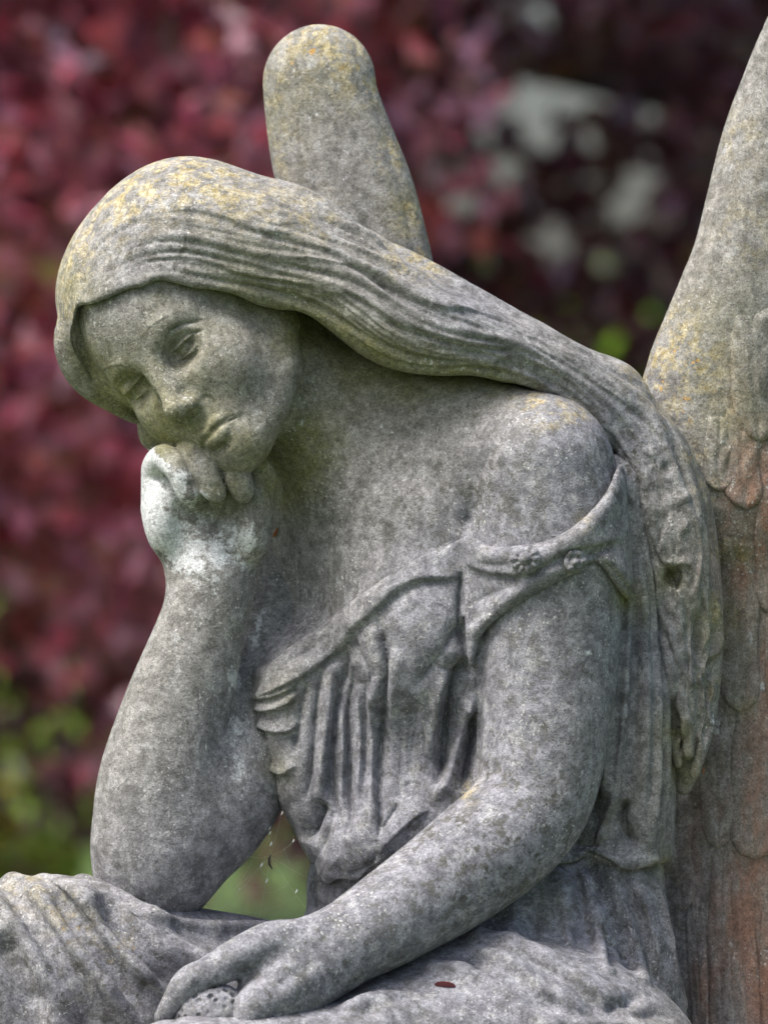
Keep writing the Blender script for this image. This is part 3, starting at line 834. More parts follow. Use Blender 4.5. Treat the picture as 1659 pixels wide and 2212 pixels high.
rel_skirt = Relief()
K_ = rel_skirt
def kf(pts, w, h, kind='groove', tp=(.15, .25)): K_.stroke(pts, w, h, kind, taper=tp)
for pts, w, h, kd in [
    ([(1245, 1869), (1259, 1927), (1268, 1995), (1286, 2067)], 16, 14, 'step'),
    ([(1281, 1855), (1293, 1918), (1297, 1965)], 11, 18, 'groove'),
    ([(1340, 1873), (1362, 1927), (1385, 1995), (1398, 2062), (1416, 2130)], 18, 15, 'step'),
    ([(1385, 1878), (1412, 1950), (1434, 2040), (1461, 2152)], 14, 12, 'step'),
    ([(1316, 1870), (1330, 1930), (1340, 2000)], 14, 9, 'ridge'),
    ([(1305, 1990), (1318, 2040), (1326, 2090)], 10, 10, 'groove'),
    ([(1218, 1880), (1232, 1940), (1240, 2010)], 20, 8, 'ridge'),
    ([(1169, 1932), (1158, 2000), (1150, 2040)], 10, 8, 'groove'),
    ([(1430, 1880), (1448, 1959), (1461, 2062), (1480, 2160)], 8, 6, 'groove'),
    ([(1262, 1880), (1280, 1950), (1294, 2020), (1310, 2085)], 13, 9, 'ridge'),
    ([(1368, 1885), (1395, 1965), (1415, 2050), (1440, 2140)], 12, 9, 'ridge'),
    ([(1405, 1885), (1430, 1970), (1448, 2060), (1470, 2150)], 9, 8, 'ridge'),
    ([(1322, 1960), (1345, 2030), (1362, 2100)], 11, 10, 'groove'),
    ([(1350, 1960), (1372, 2040), (1392, 2120)], 10, 6, 'ridge'),
    ([(1100, 1950), (1110, 2000), (1100, 2030)], 20, 8, 'ridge'),
    ([(1200, 1930), (1212, 2000), (1222, 2050)], 9, 8, 'groove'),
    ([(700, 1905), (698, 1955)], 8, 6, 'ridge'), ([(722, 1905), (722, 1960)], 7, 6, 'ridge'),
    ([(740, 1910), (742, 1960)], 7, 9, 'groove'), ([(775, 1905), (770, 1950)], 7, 7, 'groove'),
    # near lap
    ([(1000, 2048), (1070, 2080), (1124, 2112), (1164, 2148), (1205, 2168), (1250, 2200)], 22, 16, 'step'),
    ([(1000, 2062), (1060, 2092), (1110, 2126), (1160, 2164), (1210, 2196)], 10, 12, 'groove'),
    ([(1055, 2040), (1150, 2075), (1250, 2120), (1340, 2170)], 34, 9, 'ridge'),
    ([(1308, 2184), (1344, 2166), (1389, 2148)], 12, 14, 'groove'),
    ([(912, 2152), (966, 2166), (1025, 2197), (1080, 2240)], 16, 10, 'step'),
    ([(800, 2190), (900, 2180), (1000, 2215)], 26, 8, 'ridge'),
    ([(1150, 2210), (1240, 2215), (1330, 2205), (1420, 2225)], 16, 8, 'ridge'),
    ([(1100, 2060), (1180, 2100), (1260, 2150), (1320, 2210)], 12, 8, 'groove'),
    ([(1180, 2060), (1270, 2100), (1350, 2160), (1420, 2220)], 14, 7, 'groove'),
    ([(760, 2160), (860, 2130), (960, 2120)], 18, 6, 'ridge'),
    ([(830, 2160), (930, 2150), (1030, 2180), (1110, 2230)], 12, 7, 'groove'),
    ([(1250, 2185), (1300, 2200), (1400, 2190), (1460, 2200)], 10, 8, 'groove'),
    # far lap
    ([(10, 1925), (60, 1990), (100, 2060), (150, 2140), (200, 2220)], 14, 9, 'groove'),
    ([(250, 1960), (300, 2000), (350, 2050), (400, 2090)], 16, 9, 'ridge'),
    ([(310, 2120), (350, 2160), (390, 2210)], 14, 10, 'groove'),
    ([(480, 2010), (560, 2010), (620, 2020)], 14, 6, 'groove'),
    ([(205, 1952), (229, 1976), (270, 2025), (315, 2066), (373, 2111), (420, 2150)], 19, 38, 'groove'),
    ([(103, 1913), (150, 1930), (193, 1965), (252, 2030), (315, 2092), (370, 2150)], 24, 24, 'ridge'),
    ([(40, 1912), (67, 1922), (117, 1976), (148, 2025), (202, 2088), (247, 2147), (290, 2210)], 20, 16, 'ridge'),
    ([(100, 1930), (150, 1985), (200, 2050), (260, 2120), (320, 2200)], 13, 17, 'groove'),
    ([(427, 2060), (382, 2041), (328, 2000), (292, 1969), (252, 1942), (205, 1918), (170, 1908)], 26, 13, 'step'),
    ([(0, 2010), (36, 2084), (67, 2147), (99, 2215)], 34, 24, 'groove'),
    ([(30, 1960), (80, 2040), (130, 2120), (180, 2210)], 28, 9, 'ridge'),
    ([(330, 1985), (400, 2005), (480, 2030), (560, 2050)], 30, 8, 'groove'),
    ([(300, 1962), (420, 1975), (540, 1995), (620, 2005)], 16, 6, 'ridge')]:
    kf(pts, w, h, kd)

rel_wing = Relief()
W_ = rel_wing
W_.stroke([(735, 55), (770, 110), (805, 200), (845, 330), (882, 470), (900, 560)], 9, 5, 'groove', taper=(.3, .1))
W_.stroke([(600, 140), (590, 200), (600, 300), (620, 400)], 30, -4, 'ridge', taper=(.3, .3))
W_.stroke([(1659, 300), (1610, 480), (1560, 640), (1490, 760), (1440, 830)], 60, 8, 'ridge', taper=(.2, .3))
for _ in range(420):
    W_.blob((rng.uniform(1440, 1800), rng.uniform(850, 2300)), rng.uniform(7, 20), rng.uniform(-4.5, 3.0), 2, rng.uniform(60, 120), rng.uniform(.5, 1.))
for _ in range(60):
    W_.blob((rng.uniform(560, 950), rng.uniform(40, 600)), rng.uniform(20, 60), rng.uniform(-2.5, 2.5))
    W_.blob((rng.uniform(1350, 1750), rng.uniform(80, 2200)), rng.uniform(20, 60), rng.uniform(-4, 4))
# worn hollows everywhere
for R_, n_, box in [(rel_body, 260, (150, 1350, 600, 2200)), (rel_dress, 160, (540, 1460, 1200, 1900)), (rel_skirt, 200, (0, 1500, 1880, 2300)), (rel_hair, 120, (110, 1560, 330, 1700))]:
    for _ in range(n_):
        R_.blob((rng.uniform(*box[:2]), rng.uniform(*box[2:])), rng.uniform(12, 45), rng.uniform(-1.6, 1.6), 2, rng.uniform(0, 180), rng.uniform(.6, 1.6))
rel_dress.h *= 2.0
rel_skirt.h *= 1.7
rel_hair.h *= 1.1
# ------------------------------------------------------------------ materials
def new_mat(name):
    m = bpy.data.materials.new(name); m.use_nodes = True
    nt = m.node_tree
    return m, nt, nt.nodes['Principled BSDF']

class NT:
    """short hand for wiring nodes"""
    def __init__(s, nt): s.nt = nt; s.n = nt.nodes; s.l = nt.links
    def node(s, t, **kw):
        x = s.n.new(t)
        for k, v in kw.items(): setattr(x, k, v)
        return x
    def put(s, x, i, v):
        if hasattr(v, 'is_linked') or hasattr(v, 'links'): s.l.new(v, x.inputs[i])
        else: x.inputs[i].default_value = v
    def noise(s, vec, scale, detail=4, rough=0.55, dist=0.0):
        x = s.node('ShaderNodeTexNoise'); s.l.new(vec, x.inputs['Vector'])
        x.inputs['Scale'].default_value = scale; x.inputs['Detail'].default_value = detail
        x.inputs['Roughness'].default_value = rough; x.inputs['Distortion'].default_value = dist
        return x.outputs['Fac']
    def voro(s, vec, scale, feature='F1', rnd=1.0):
        x = s.node('ShaderNodeTexVoronoi', feature=feature); s.l.new(vec, x.inputs['Vector'])
        x.inputs['Scale'].default_value = scale; x.inputs['Randomness'].default_value = rnd
        return x.outputs['Distance']
    def ramp(s, f, a, b, lo=0.0, hi=1.0):
        x = s.node('ShaderNodeMapRange', interpolation_type='SMOOTHSTEP')
        s.put(x, 0, f); s.put(x, 1, a); s.put(x, 2, b); s.put(x, 3, lo); s.put(x, 4, hi)
        return x.outputs[0]
    def math(s, op, a, b=0.0):
        x = s.node('ShaderNodeMath', operation=op); s.put(x, 0, a); s.put(x, 1, b); return x.outputs[0]
    def mix(s, f, a, b, blend='MIX'):
        x = s.node('ShaderNodeMix', data_type='RGBA', blend_type=blend)
        s.put(x, 0, f); s.put(x, 6, a if not isinstance(a, tuple) else (*a, 1)); s.put(x, 7, b if not isinstance(b, tuple) else (*b, 1))
        return x.outputs[2]
    def map(s, vec, scale=(1, 1, 1), rot=(0, 0, 0)):
        x = s.node('ShaderNodeMapping'); s.l.new(vec, x.inputs[0]); x.inputs['Scale'].default_value = scale; x.inputs['Rotation'].default_value = rot
        return x.outputs[0]

def stone_material():
    m, nt, bs = new_mat('weathered_stone')
    N = NT(nt)
    pos = N.node('ShaderNodeNewGeometry').outputs['Position']
    at1 = N.node('ShaderNodeAttribute', attribute_name='wear'); at2 = N.node('ShaderNodeAttribute', attribute_name='tint')
    s1 = N.node('ShaderNodeSeparateColor'); N.l.new(at1.outputs['Color'], s1.inputs[0])
    s2 = N.node('ShaderNodeSeparateColor'); N.l.new(at2.outputs['Color'], s2.inputs[0])
    lichen, algae, bare = s1.outputs[0], s1.outputs[1], s1.outputs[2]
    red, dark, cool = s2.outputs[0], s2.outputs[1], s2.outputs[2]
    big = N.noise(pos, 9, 2, 0.6); mid = N.noise(pos, 66, 3, 0.65); fine = N.noise(pos, 190, 3, 0.7); grain = N.noise(pos, 620, 2, 0.7)
    warm = N.mix(N.ramp(mid, 0.33, 0.66), (0.185, 0.18, 0.163), (0.325, 0.316, 0.292))
    cold = N.mix(N.ramp(mid, 0.33, 0.66), (0.152, 0.153, 0.17), (0.302, 0.304, 0.332))
    col = N.mix(cool, warm, cold)
    # pale bloom and dark crust in patches
    col = N.mix(N.math('MULTIPLY', N.ramp(N.noise(pos, 48, 4, 0.72), 0.52, 0.66), 0.5), col, (0.46, 0.462, 0.455))
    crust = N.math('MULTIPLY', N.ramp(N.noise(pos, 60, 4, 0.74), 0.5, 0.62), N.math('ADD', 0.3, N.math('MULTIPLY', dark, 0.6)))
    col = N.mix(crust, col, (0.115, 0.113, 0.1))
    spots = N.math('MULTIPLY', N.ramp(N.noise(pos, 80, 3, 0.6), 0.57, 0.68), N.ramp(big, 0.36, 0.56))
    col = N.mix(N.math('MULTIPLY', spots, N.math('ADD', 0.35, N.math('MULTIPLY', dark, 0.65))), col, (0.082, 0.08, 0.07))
    # rain streaks, thin and pale or dark, running down the stone
    st = N.noise(N.map(pos, (1, 1, 0.1)), 95, 3, 0.6)
    sm = N.ramp(N.noise(pos, 7, 2, 0.5), 0.45, 0.62)
    col = N.mix(N.math('MULTIPLY', N.math('MULTIPLY', N.ramp(st, 0.56, 0.68), sm), 0.45), col, (0.47, 0.47, 0.45))
    col = N.mix(N.math('MULTIPLY', N.math('MULTIPLY', N.ramp(st, 0.44, 0.32), sm), 0.5), col, (0.11, 0.108, 0.095))
    # brick-red bloom low on the wing
    rmask = N.math('MULTIPLY', red, N.ramp(N.noise(N.map(pos, (1, 1, 0.35)), 38, 3, 0.7), 0.40, 0.60))
    col = N.mix(N.math('MULTIPLY', red, 0.75), col, (0.29, 0.215, 0.16))
    col = N.mix(N.math('MULTIPLY', rmask, 0.68), col, (0.36, 0.165, 0.10))
    # algae and lichen
    amask = N.math('MULTIPLY', algae, N.ramp(N.noise(pos, 30, 3, 0.65), 0.22, 0.68, 0.55, 1.0))
    col = N.mix(N.math('MULTIPLY', amask, 0.72), col, N.mix(fine, (0.145, 0.145, 0.028), (0.30, 0.285, 0.095)))
    lmask = N.math('MULTIPLY', lichen, N.ramp(N.noise(pos, 62, 4, 0.75), 0.44, 0.60))
    col = N.mix(N.math('MULTIPLY', lmask, 0.7), col, N.mix(N.ramp(fine, 0.35, 0.65), (0.50, 0.39, 0.13), (0.58, 0.51, 0.30)))
    ospot = N.math('MULTIPLY', N.ramp(N.noise(pos, 120, 1, 0.5), 0.70, 0.74), N.ramp(big, 0.5, 0.6))
    col = N.mix(N.math('MULTIPLY', ospot, N.math('MULTIPLY', lichen, 0.9)), col, (0.60, 0.33, 0.06))
    # bare white marble where the skin has gone
    bmask = N.ramp(N.math('ADD', bare, N.math('MULTIPLY', N.math('SUBTRACT', N.noise(pos, 75, 4, 0.75), 0.5), 1.3)), 0.42, 0.62)
    col = N.mix(N.math('MULTIPLY', bmask, N.ramp(bare, 0.02, 0.15)), col, (0.60, 0.62, 0.62))
    # white crystals, dark pits
    spk = N.math('MULTIPLY', N.ramp(N.noise(pos, 330, 1, 0.5), 0.64, 0.71), N.ramp(N.noise(pos, 14, 2, 0.6), 0.42, 0.66))
    col = N.mix(N.math('MULTIPLY', spk, 0.6), col, (0.72, 0.72, 0.68))
    col = N.mix(N.math('MULTIPLY', N.ramp(N.noise(pos, 290, 1, 0.6), 0.62, 0.72), 0.55), col, (0.09, 0.088, 0.075))
    col = N.mix(1.0, col, N.mix(N.ramp(grain, 0.3, 0.7), (0.70, 0.70, 0.70), (1.28, 1.28, 1.28)), 'MULTIPLY')
    col = N.mix(1.0, col, N.mix(N.ramp(fine, 0.3, 0.7), (0.78, 0.78, 0.78), (1.2, 1.2, 1.2)), 'MULTIPLY')
    col = N.mix(1.0, col, (0.86, 0.86, 0.86), 'MULTIPLY')
    N.l.new(col, bs.inputs['Base Color'])
    bs.inputs['Roughness'].default_value = 0.86
    bs.inputs['Specular IOR Level'].default_value = 0.3
    h = N.math('ADD', N.math('MULTIPLY', grain, 0.5), N.math('ADD', N.math('MULTIPLY', fine, 0.9), N.math('MULTIPLY', mid, 0.8)))
    pits = N.ramp(N.voro(pos, 260), 0.0, 0.28, -0.6, 0.0)
    h = N.math('ADD', h, pits)
    b = N.node('ShaderNodeBump'); b.inputs['Strength'].default_value = 0.45; b.inputs['Distance'].default_value = 0.0016
    N.l.new(h, b.inputs['Height']); N.l.new(b.outputs[0], bs.inputs['Normal'])
    return m

def plain(name, c, rough=0.8):
    m, nt, bs = new_mat(name); bs.inputs['Base Color'].default_value = (*c, 1); bs.inputs['Roughness'].default_value = rough
    N = NT(nt); pos = N.node('ShaderNodeNewGeometry').outputs['Position']
    f = N.noise(pos, 300, 4, 0.6)
    N.l.new(N.mix(f, tuple(x * 0.7 for x in c), tuple(min(1, x * 1.3) for x in c)), bs.inputs['Base Color'])
    return m

def leaf_material(name, cols, rough=0.35, transl=0.3, tcol=None, coat=0.0, under=None):
    m, nt, bs = new_mat(name)
    N = NT(nt)
    at = N.node('ShaderNodeAttribute', attribute_name='shade')
    cr = N.node('ShaderNodeValToRGB'); N.l.new(at.outputs['Fac'], cr.inputs[0])
    el = cr.color_ramp.elements
    el[0].position = 0; el[0].color = (*cols[0], 1); el[1].position = 1; el[1].color = (*cols[-1], 1)
    for i, c in enumerate(cols[1:-1]):
        e = el.new((i + 1) / (len(cols) - 1)); e.color = (*c, 1)
    if under:
        bf = N.node('ShaderNodeNewGeometry').outputs['Backfacing']
        N.l.new(N.mix(N.math('MULTIPLY', bf, 0.75), cr.outputs[0], under), bs.inputs['Base Color'])
    else: N.l.new(cr.outputs[0], bs.inputs['Base Color'])
    bs.inputs['Roughness'].default_value = rough
    bs.inputs['Specular IOR Level'].default_value = 0.8
    bs.inputs['Coat Weight'].default_value = coat; bs.inputs['Coat Roughness'].default_value = 0.25; bs.inputs['Coat IOR'].default_value = 1.7
    tr = N.node('ShaderNodeBsdfTranslucent')
    N.l.new(N.mix(1.0, cr.outputs[0], tcol or (1.5, 1.5, 1.5), 'MULTIPLY'), tr.inputs[0])
    mx = N.node('ShaderNodeMixShader'); mx.inputs[0].default_value = transl
    N.l.new(bs.outputs[0], mx.inputs[1]); N.l.new(tr.outputs[0], mx.inputs[2])
    N.l.new(mx.outputs[0], nt.nodes['Material Output'].inputs[0])
    return m
# ------------------------------------------------------------------ the statue: wear masks and assembly
STONE = stone_material()
m_lichen, m_algae, m_bare, m_red, m_dark, m_cool = (Relief() for _ in range(6))
for c, r, h in [((440, 380), 90, .7), ((330, 380), 80, .8), ((230, 450), 75, .85), ((150, 560), 60, 1.0), ((135, 680), 50, .8), ((520, 420), 80, .45), ((620, 470), 70, .35), ((690, 470), 50, .5), ((860, 560), 50, .6),
                ((575, 200), 60, .85), ((595, 330), 55, .8), ((740, 110), 90, .85), ((800, 180), 50, .7), ((850, 330), 45, .9), ((890, 460), 45, .95), ((930, 560), 40, .9), ((650, 80), 60, .5),
                ((1440, 820), 60, .95), ((1400, 780), 50, .9), ((1470, 740), 60, .7), ((1530, 800), 60, .7), ((1460, 690), 40, .6), ((1480, 900), 30, 1.), ((1505, 980), 26, 1.), ((1530, 1060), 30, 1.), ((1550, 1180), 34, .9), ((1545, 1320), 40, .8), ((1530, 1480), 40, .6),
                ((1590, 300), 60, .5), ((1620, 500), 90, .4), ((1190, 890), 45, .6), ((1150, 860), 40, .5), ((1250, 890), 30, .6), ((1265, 1130), 20, .6), ((60, 1905), 60, .5), ((150, 1980), 50, .5), ((250, 2050), 60, .35), ((1010, 1710), 24, .9)]:
    m_lichen.blob(c, r, h)
for c, r, h in [((700, 715), 60, .9), ((780, 765), 60, 1.), ((880, 800), 70, 1.), ((1000, 812), 60, .9), ((1080, 828), 40, .9), ((640, 1000), 70, .9), ((610, 1060), 55, .9), ((680, 940), 60, .55), ((350, 940), 60, .9), ((240, 860), 60, .8), ((180, 780), 50, .7),
                ((330, 640), 60, .25), ((400, 800), 150, .36), ((280, 830), 80, .5), ((440, 930), 70, .55), ((560, 980), 60, .55), ((520, 620), 80, .5), ((640, 660), 60, .6), ((700, 880), 100, .3), ((620, 720), 60, .5), ((150, 620), 60, .5),
                ((1448, 1246), 30, .9), ((1460, 1580), 40, .8), ((1480, 1660), 40, .8), ((1380, 1290), 40, .6), ((1350, 1300), 20, .8), ((1430, 1870), 30, .7), ((1545, 1350), 60, .6), ((1600, 1196), 20, .9), ((1600, 1530), 30, .5),
                ((590, 240), 70, .3), ((700, 150), 90, .2), ((870, 450), 60, .5), ((1550, 700), 110, .35), ((1580, 900), 90, .5), ((1180, 1960), 60, .3), ((620, 1500), 50, .3), ((600, 1660), 40, .4), ((480, 1060), 40, .5), ((530, 1200), 30, .3), ((500, 1350), 30, .2)]:
    m_algae.blob(c, r, h)
for c, r, h, an, ra in [((312, 1040), 34, 1.0, 0, 2.0), ((330, 1008), 34, .8, 0, 1), ((384, 1040), 18, .5, 30, 1.8), ((352, 1120), 60, .5, 0, 1.3), ((400, 1200), 70, .44, 0, 1), ((430, 1060), 55, .4, 0, 1), ((490, 1190), 70, .42, 0, 1), ((320, 1150), 20, .7, 0, 2), ((540, 1160), 40, .42, 0, 1.2), ((556, 1370), 22, .46, 12, 4), ((505, 1465), 22, .5, 0, 2), ((515, 1600), 34, .48, 0, 2.6), ((520, 1690), 24, .36, 0, 2),
                        ((690, 200), 110, .3, 0, 1.4), ((760, 400), 90, .28, 0, 1.3), ((1500, 650), 90, .28, 60, 1), ((1600, 350), 60, .28, 70, 2), ((430, 1350), 80, .3, 0, 1.4), ((400, 1550), 60, .26, 0, 1.5), ((700, 745), 60, .3, 0, 1), ((840, 930), 60, .36, 0, 1), ((1110, 1640), 28, .42, 0, .8), ((1270, 1410), 12, .5, 60, 2.5), ((1265, 1520), 45, .32, 0, .8), ((1230, 1610), 40, .33, 0, 1), ((1210, 1700), 40, .3, 0, 1), ((560, 520), 90, .2, 0, .5), ((640, 510), 70, .22, 0, .5),
                        ((1590, 1210), 14, .6, 0, 1), ((1620, 1380), 14, .6, 0, 2), ((1545, 1560), 20, .5, 0, 3), ((1540, 1700), 20, .4, 0, 3), ((1650, 1480), 20, .5, 0, 1)]:
    m_bare.blob(c, r, h, 2, an, ra)
for c, r, h, ra in [((1660, 1400), 60, .6, 3), ((1650, 1800), 80, .6, 3), ((1610, 2000), 80, .55, 2.5), ((1520, 2150), 30, .6, 3), ((1590, 1200), 70, .55, 2), ((1660, 1100), 60, .75, 2), ((1620, 950), 70, .35, 2), ((1660, 2150), 60, .55, 2), ((1500, 1800), 50, .25, 3)]:
    m_red.blob(c, r, h, 2, 0, ra)
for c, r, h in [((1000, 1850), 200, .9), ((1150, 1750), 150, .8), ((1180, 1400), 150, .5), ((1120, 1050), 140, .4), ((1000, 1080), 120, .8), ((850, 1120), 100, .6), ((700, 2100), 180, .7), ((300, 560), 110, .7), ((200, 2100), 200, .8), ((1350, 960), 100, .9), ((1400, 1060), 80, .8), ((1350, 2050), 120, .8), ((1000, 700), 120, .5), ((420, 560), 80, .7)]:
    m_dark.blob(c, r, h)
for c, r, h in [((850, 1600), 330, .95), ((1000, 1250), 200, .7), ((1150, 1050), 200, .65), ((1150, 1500), 220, .55), ((950, 1900), 250, .9), ((600, 2120), 280, .95), ((150, 2100), 260, .85), ((1150, 2150), 280, .85), ((1000, 700), 160, .7), ((1330, 930), 150, .85), ((1400, 1400), 120, .7), ((1350, 2000), 150, .8), ((300, 570), 110, .6), ((330, 1000), 60, .8), ((350, 1800), 160, .35), ((500, 1600), 80, .4)]:
    m_cool.blob(c, r, h)

def paint(me, V):
    u, v = front_uv(V)
    up = -normals_of[0][:, 1]
    lich = np.clip(m_lichen.sample(u, v), 0, 1) * np.clip(0.75 + 0.5 * up, 0.25, 1)
    for nm, ch in (('wear', (lich, m_algae.sample(u, v), m_bare.sample(u, v))), ('tint', (m_red.sample(u, v), m_dark.sample(u, v), m_cool.sample(u, v)))):
        a = me.attributes.new(nm, 'FLOAT_COLOR', 'POINT')
        c = np.ones((len(V), 4), f32)
        for i in range(3): c[:, i] = np.clip(ch[i], 0, 1)
        a.data.foreach_set('color', c.ravel())
normals_of = [None]

BASE = np.array((0.15, 0.08, 0.0))
statue = bpy.data.objects.new('angel_statue', None)
COL.objects.link(statue)
statue.location = BASE
statue['label'] = 'weathered grey stone angel seated with head resting on her fist'
statue['category'] = 'statue'

def stone_part(name, V, Fq, parent=None):
    o = make_mesh(name, V, Fq, STONE, parent or statue, BASE)
    normals_of[0] = normals(V, Fq)
    paint(o.data, V)
    return o

def sculpt(name, fn, forms, h, rel=None, hide=(), lo_=.05, hi_=.45, vmax=2450, sm=1, rounds=1, post=0, region=None):
    lo = np.min([f.bounds()[0] for f in forms], 0) - 25; hi = np.max([f.bounds()[1] for f in forms], 0) + 25
    hi[1] = min(hi[1], vmax)
    V, Fq = isosurface(fn, lo, hi, h)
    if hide: V, Fq = drop_hidden(V, Fq, hide, 26)
    if rounds: V, Fq = refine(fn, V, Fq, rounds)
    seam = None
    if region is not None:
        u, v = front_uv(V)
        inb = (u > region[0]) & (u < region[1]) & (v > region[2]) & (v < region[3]) & (V[:, 2] < region[4])
        V, Fq, seam = refine_region(fn, V, Fq, inb[Fq].all(1))
    if rel: V = carve(V, Fq, rel, lo_, hi_, sm)
    if seam is not None: V[seam[:, 0]] = (V[seam[:, 1]] + V[seam[:, 2]]) / 2
    if post: V = smooth(V, Fq, post, 0.5).astype(f32)
    return stone_part(name, V, Fq)

def under_dress(P):
    """buried well below the cloth, clear of the neckline"""
    u, v = front_uv(P)
    return np.where((dress_fn(P) < -2) & (np.minimum(bod_out(u, v), 400) < -24), -100.0, 100.0)

body = sculpt('body', body_fn, [chest, head, arm_l, arm_r], 8.3, rel_body, [under_dress, skirt, hair_fn], region=(140, 600, 600, 1100, 190))
sculpt('hair', hair_fn, [hair], 7.8, rel_hair, [chest], -.25, .15)
dress = sculpt('dress', dress_fn, [bodice], 8.6, rel_dress, [skirt], -.1, .25, sm=1, region=(500, 1070, 1230, 1910, 330))
sleeve = sculpt('sleeve', sleeve_fn, [arm_l], 6, None, post=3)
def depth_at(fn, u, v, c0=-300.0, c1=700.0):
    """how far back a surface lies behind sheet points"""
    c = np.full(len(u), c0, f32)
    for _ in range(60):
        P = np.stack([830 + (u - 830) * (1 + c / DK), 1106 + (v - 1106) * (1 + c / DK), c], 1).astype(f32)
        Form.far = 1e4
        d = fn(P)
        c = np.minimum(c + np.clip(d, -20, 60) * 0.8, c1)
    return c

# heavy folds thrown across the lap
for pts, r, kk in [([(96, 1916), (150, 1936), (193, 1968), (252, 2032), (315, 2098), (400, 2180)], 30, 16), ([(30, 1912), (80, 1938), (125, 1985), (205, 2088), (300, 2220)], 30, 16),
                   ([(180, 1912), (250, 1940), (310, 1978), (382, 2036), (440, 2072)], 24, 12), ([(-30, 1940), (30, 2010), (70, 2090), (130, 2220)], 30, 16), ([(300, 1975), (380, 2000), (480, 2012), (600, 2012)], 22, 14),
                   ([(1040, 2036), (1130, 2062), (1230, 2105), (1320, 2160), (1400, 2230)], 30, 16), ([(940, 2100), (1040, 2110), (1110, 2150), (1180, 2215)], 28, 14), ([(760, 2185), (860, 2168), (960, 2180), (1060, 2235)], 26, 14),
                   ([(1255, 1875), (1272, 1950), (1292, 2030), (1310, 2100)], 17, 8), ([(1320, 1880), (1345, 1960), (1368, 2040), (1390, 2120)], 18, 8), ([(1372, 1885), (1398, 1960), (1420, 2050), (1446, 2150)], 15, 8), ([(1415, 1890), (1436, 1975), (1452, 2070), (1475, 2170)], 13, 7), ([(1200, 1890), (1208, 1960), (1222, 2040)], 18, 10)]:
    P2 = spline(pts, 4)
    cc = depth_at(skirt, P2[:, 0].astype(f32), P2[:, 1].astype(f32))
    skirt.add(limb([(u_, v_, c_ + r * 0.55, r) for (u_, v_), c_ in zip(P2, cc)], 2, None, 1), kk)
skirt_o = sculpt('skirt', skirt, [skirt], 13, rel_skirt, (), -.3, .1, sm=1)
sculpt('wing', wing_far, [wing_far], 11, rel_wing)
wing_o = sculpt('wing', wing_near, [wing_near], 15, rel_wing)

def loft(U, Vv, Cf, Cb):
    """closed shell from a front and a back depth sheet over a grid of sheet points"""
    n, m = U.shape
    def pt(C):
        s = 1 + C / DK
        return np.stack([830 + (U - 830) * s, 1106 + (Vv - 1106) * s, C], -1).reshape(-1, 3)
    V = np.vstack([pt(Cf), pt(Cb)]).astype(f32)
    i = np.arange(n * m).reshape(n, m)
    a, b, c, d = i[:-1, :-1].ravel(), i[:-1, 1:].ravel(), i[1:, 1:].ravel(), i[1:, :-1].ravel()
    F = [np.stack([a, b, c, d], 1), np.stack([a, d, c, b], 1) + n * m]
    rim = np.concatenate([i[0, :-1], i[:-1, -1], i[-1, :0:-1], i[:0:-1, 0]])
    nx = np.roll(rim, -1)
    F.append(np.stack([rim, rim + n * m, nx + n * m, nx], 1))
    return V, np.vstack(F)

def feather(cx, top, tip, hw, lean=0.0, proud=11.0):
    n, m = 40, 17
    s = np.linspace(0, 1, n)[:, None]; t = np.linspace(-1, 1, m)[None]
    prof = hw * np.sqrt(np.clip(1 - np.clip((s - 0.80) / 0.20, 0, 1) ** 2.2, 0.0005, 1)) * (0.86 + 0.14 * np.clip(s / .4, 0, 1))
    U = cx + lean * (s - 0.5) * (tip - top) + prof * t + 4.5 * np.sin(s * 5 + cx) + 2 * np.sin(s * 13 + cx * 2) * t
    Vv = top + (tip - top) * s + 0 * t + 6 * (1 - t * t) * (s > .9) * 0
    C = depth_at(wing_near, U.ravel(), np.broadcast_to(Vv, U.shape).ravel().copy()).reshape(U.shape)
    C = np.minimum(C, np.median(C) + 40)
    dome = proud * (0.15 + 0.85 * np.clip(s / .5, 0, 1)) * np.sqrt(np.clip(1 - (np.abs(t) * 0.93) ** 3.4, 0, 1)) - 3.2 * np.exp(-(t / 0.06) ** 2) + 1.6 * np.sin(s * 17 + 5 * np.abs(t) + cx) + 1.5 * np.sin(s * 7.3 - 3 * t + cx * .7)
    dome = dome - 16 * np.clip(1 - s / 0.14, 0, 1)
    end = np.clip((1 - s) / 0.05, 0, 1) ** 0.5
    V, F = loft(U, np.broadcast_to(Vv, U.shape), C - dome * (0.3 + 0.7 * end), C + 22)
    return stone_part('feather', V, F, wing_o)

for a in [(1630, 640, 955, 48, 0.03), (1604, 860, 1100, 40, 0.05), (1553, 880, 1062, 30, .05), (1597, 1120, 1541, 43, 0.03), (1634, 1450, 1857, 57, 0.0), (1543, 1430, 1832, 36, 0.02), (1466, 1690, 1968, 32, 0.04),
          (1700, 700, 1030, 46, .03), (1672, 980, 1330, 40, 0.02), (1700, 1250, 1660, 46, 0.0), (1724, 1600, 1990, 50, 0.0), (1770, 900, 1400, 46, .02), (1790, 1350, 1800, 46, 0.0),
          (1506, 1830, 2380, 20, 0.02), (1560, 1800, 2330, 27, 0.015), (1606, 1840, 2410, 33, 0.01), (1676, 1900, 2420, 34, 0.0), (1744, 1950, 2420, 36, 0.0), (1810, 1800, 2420, 36, 0.0)]:
    feather(*a)

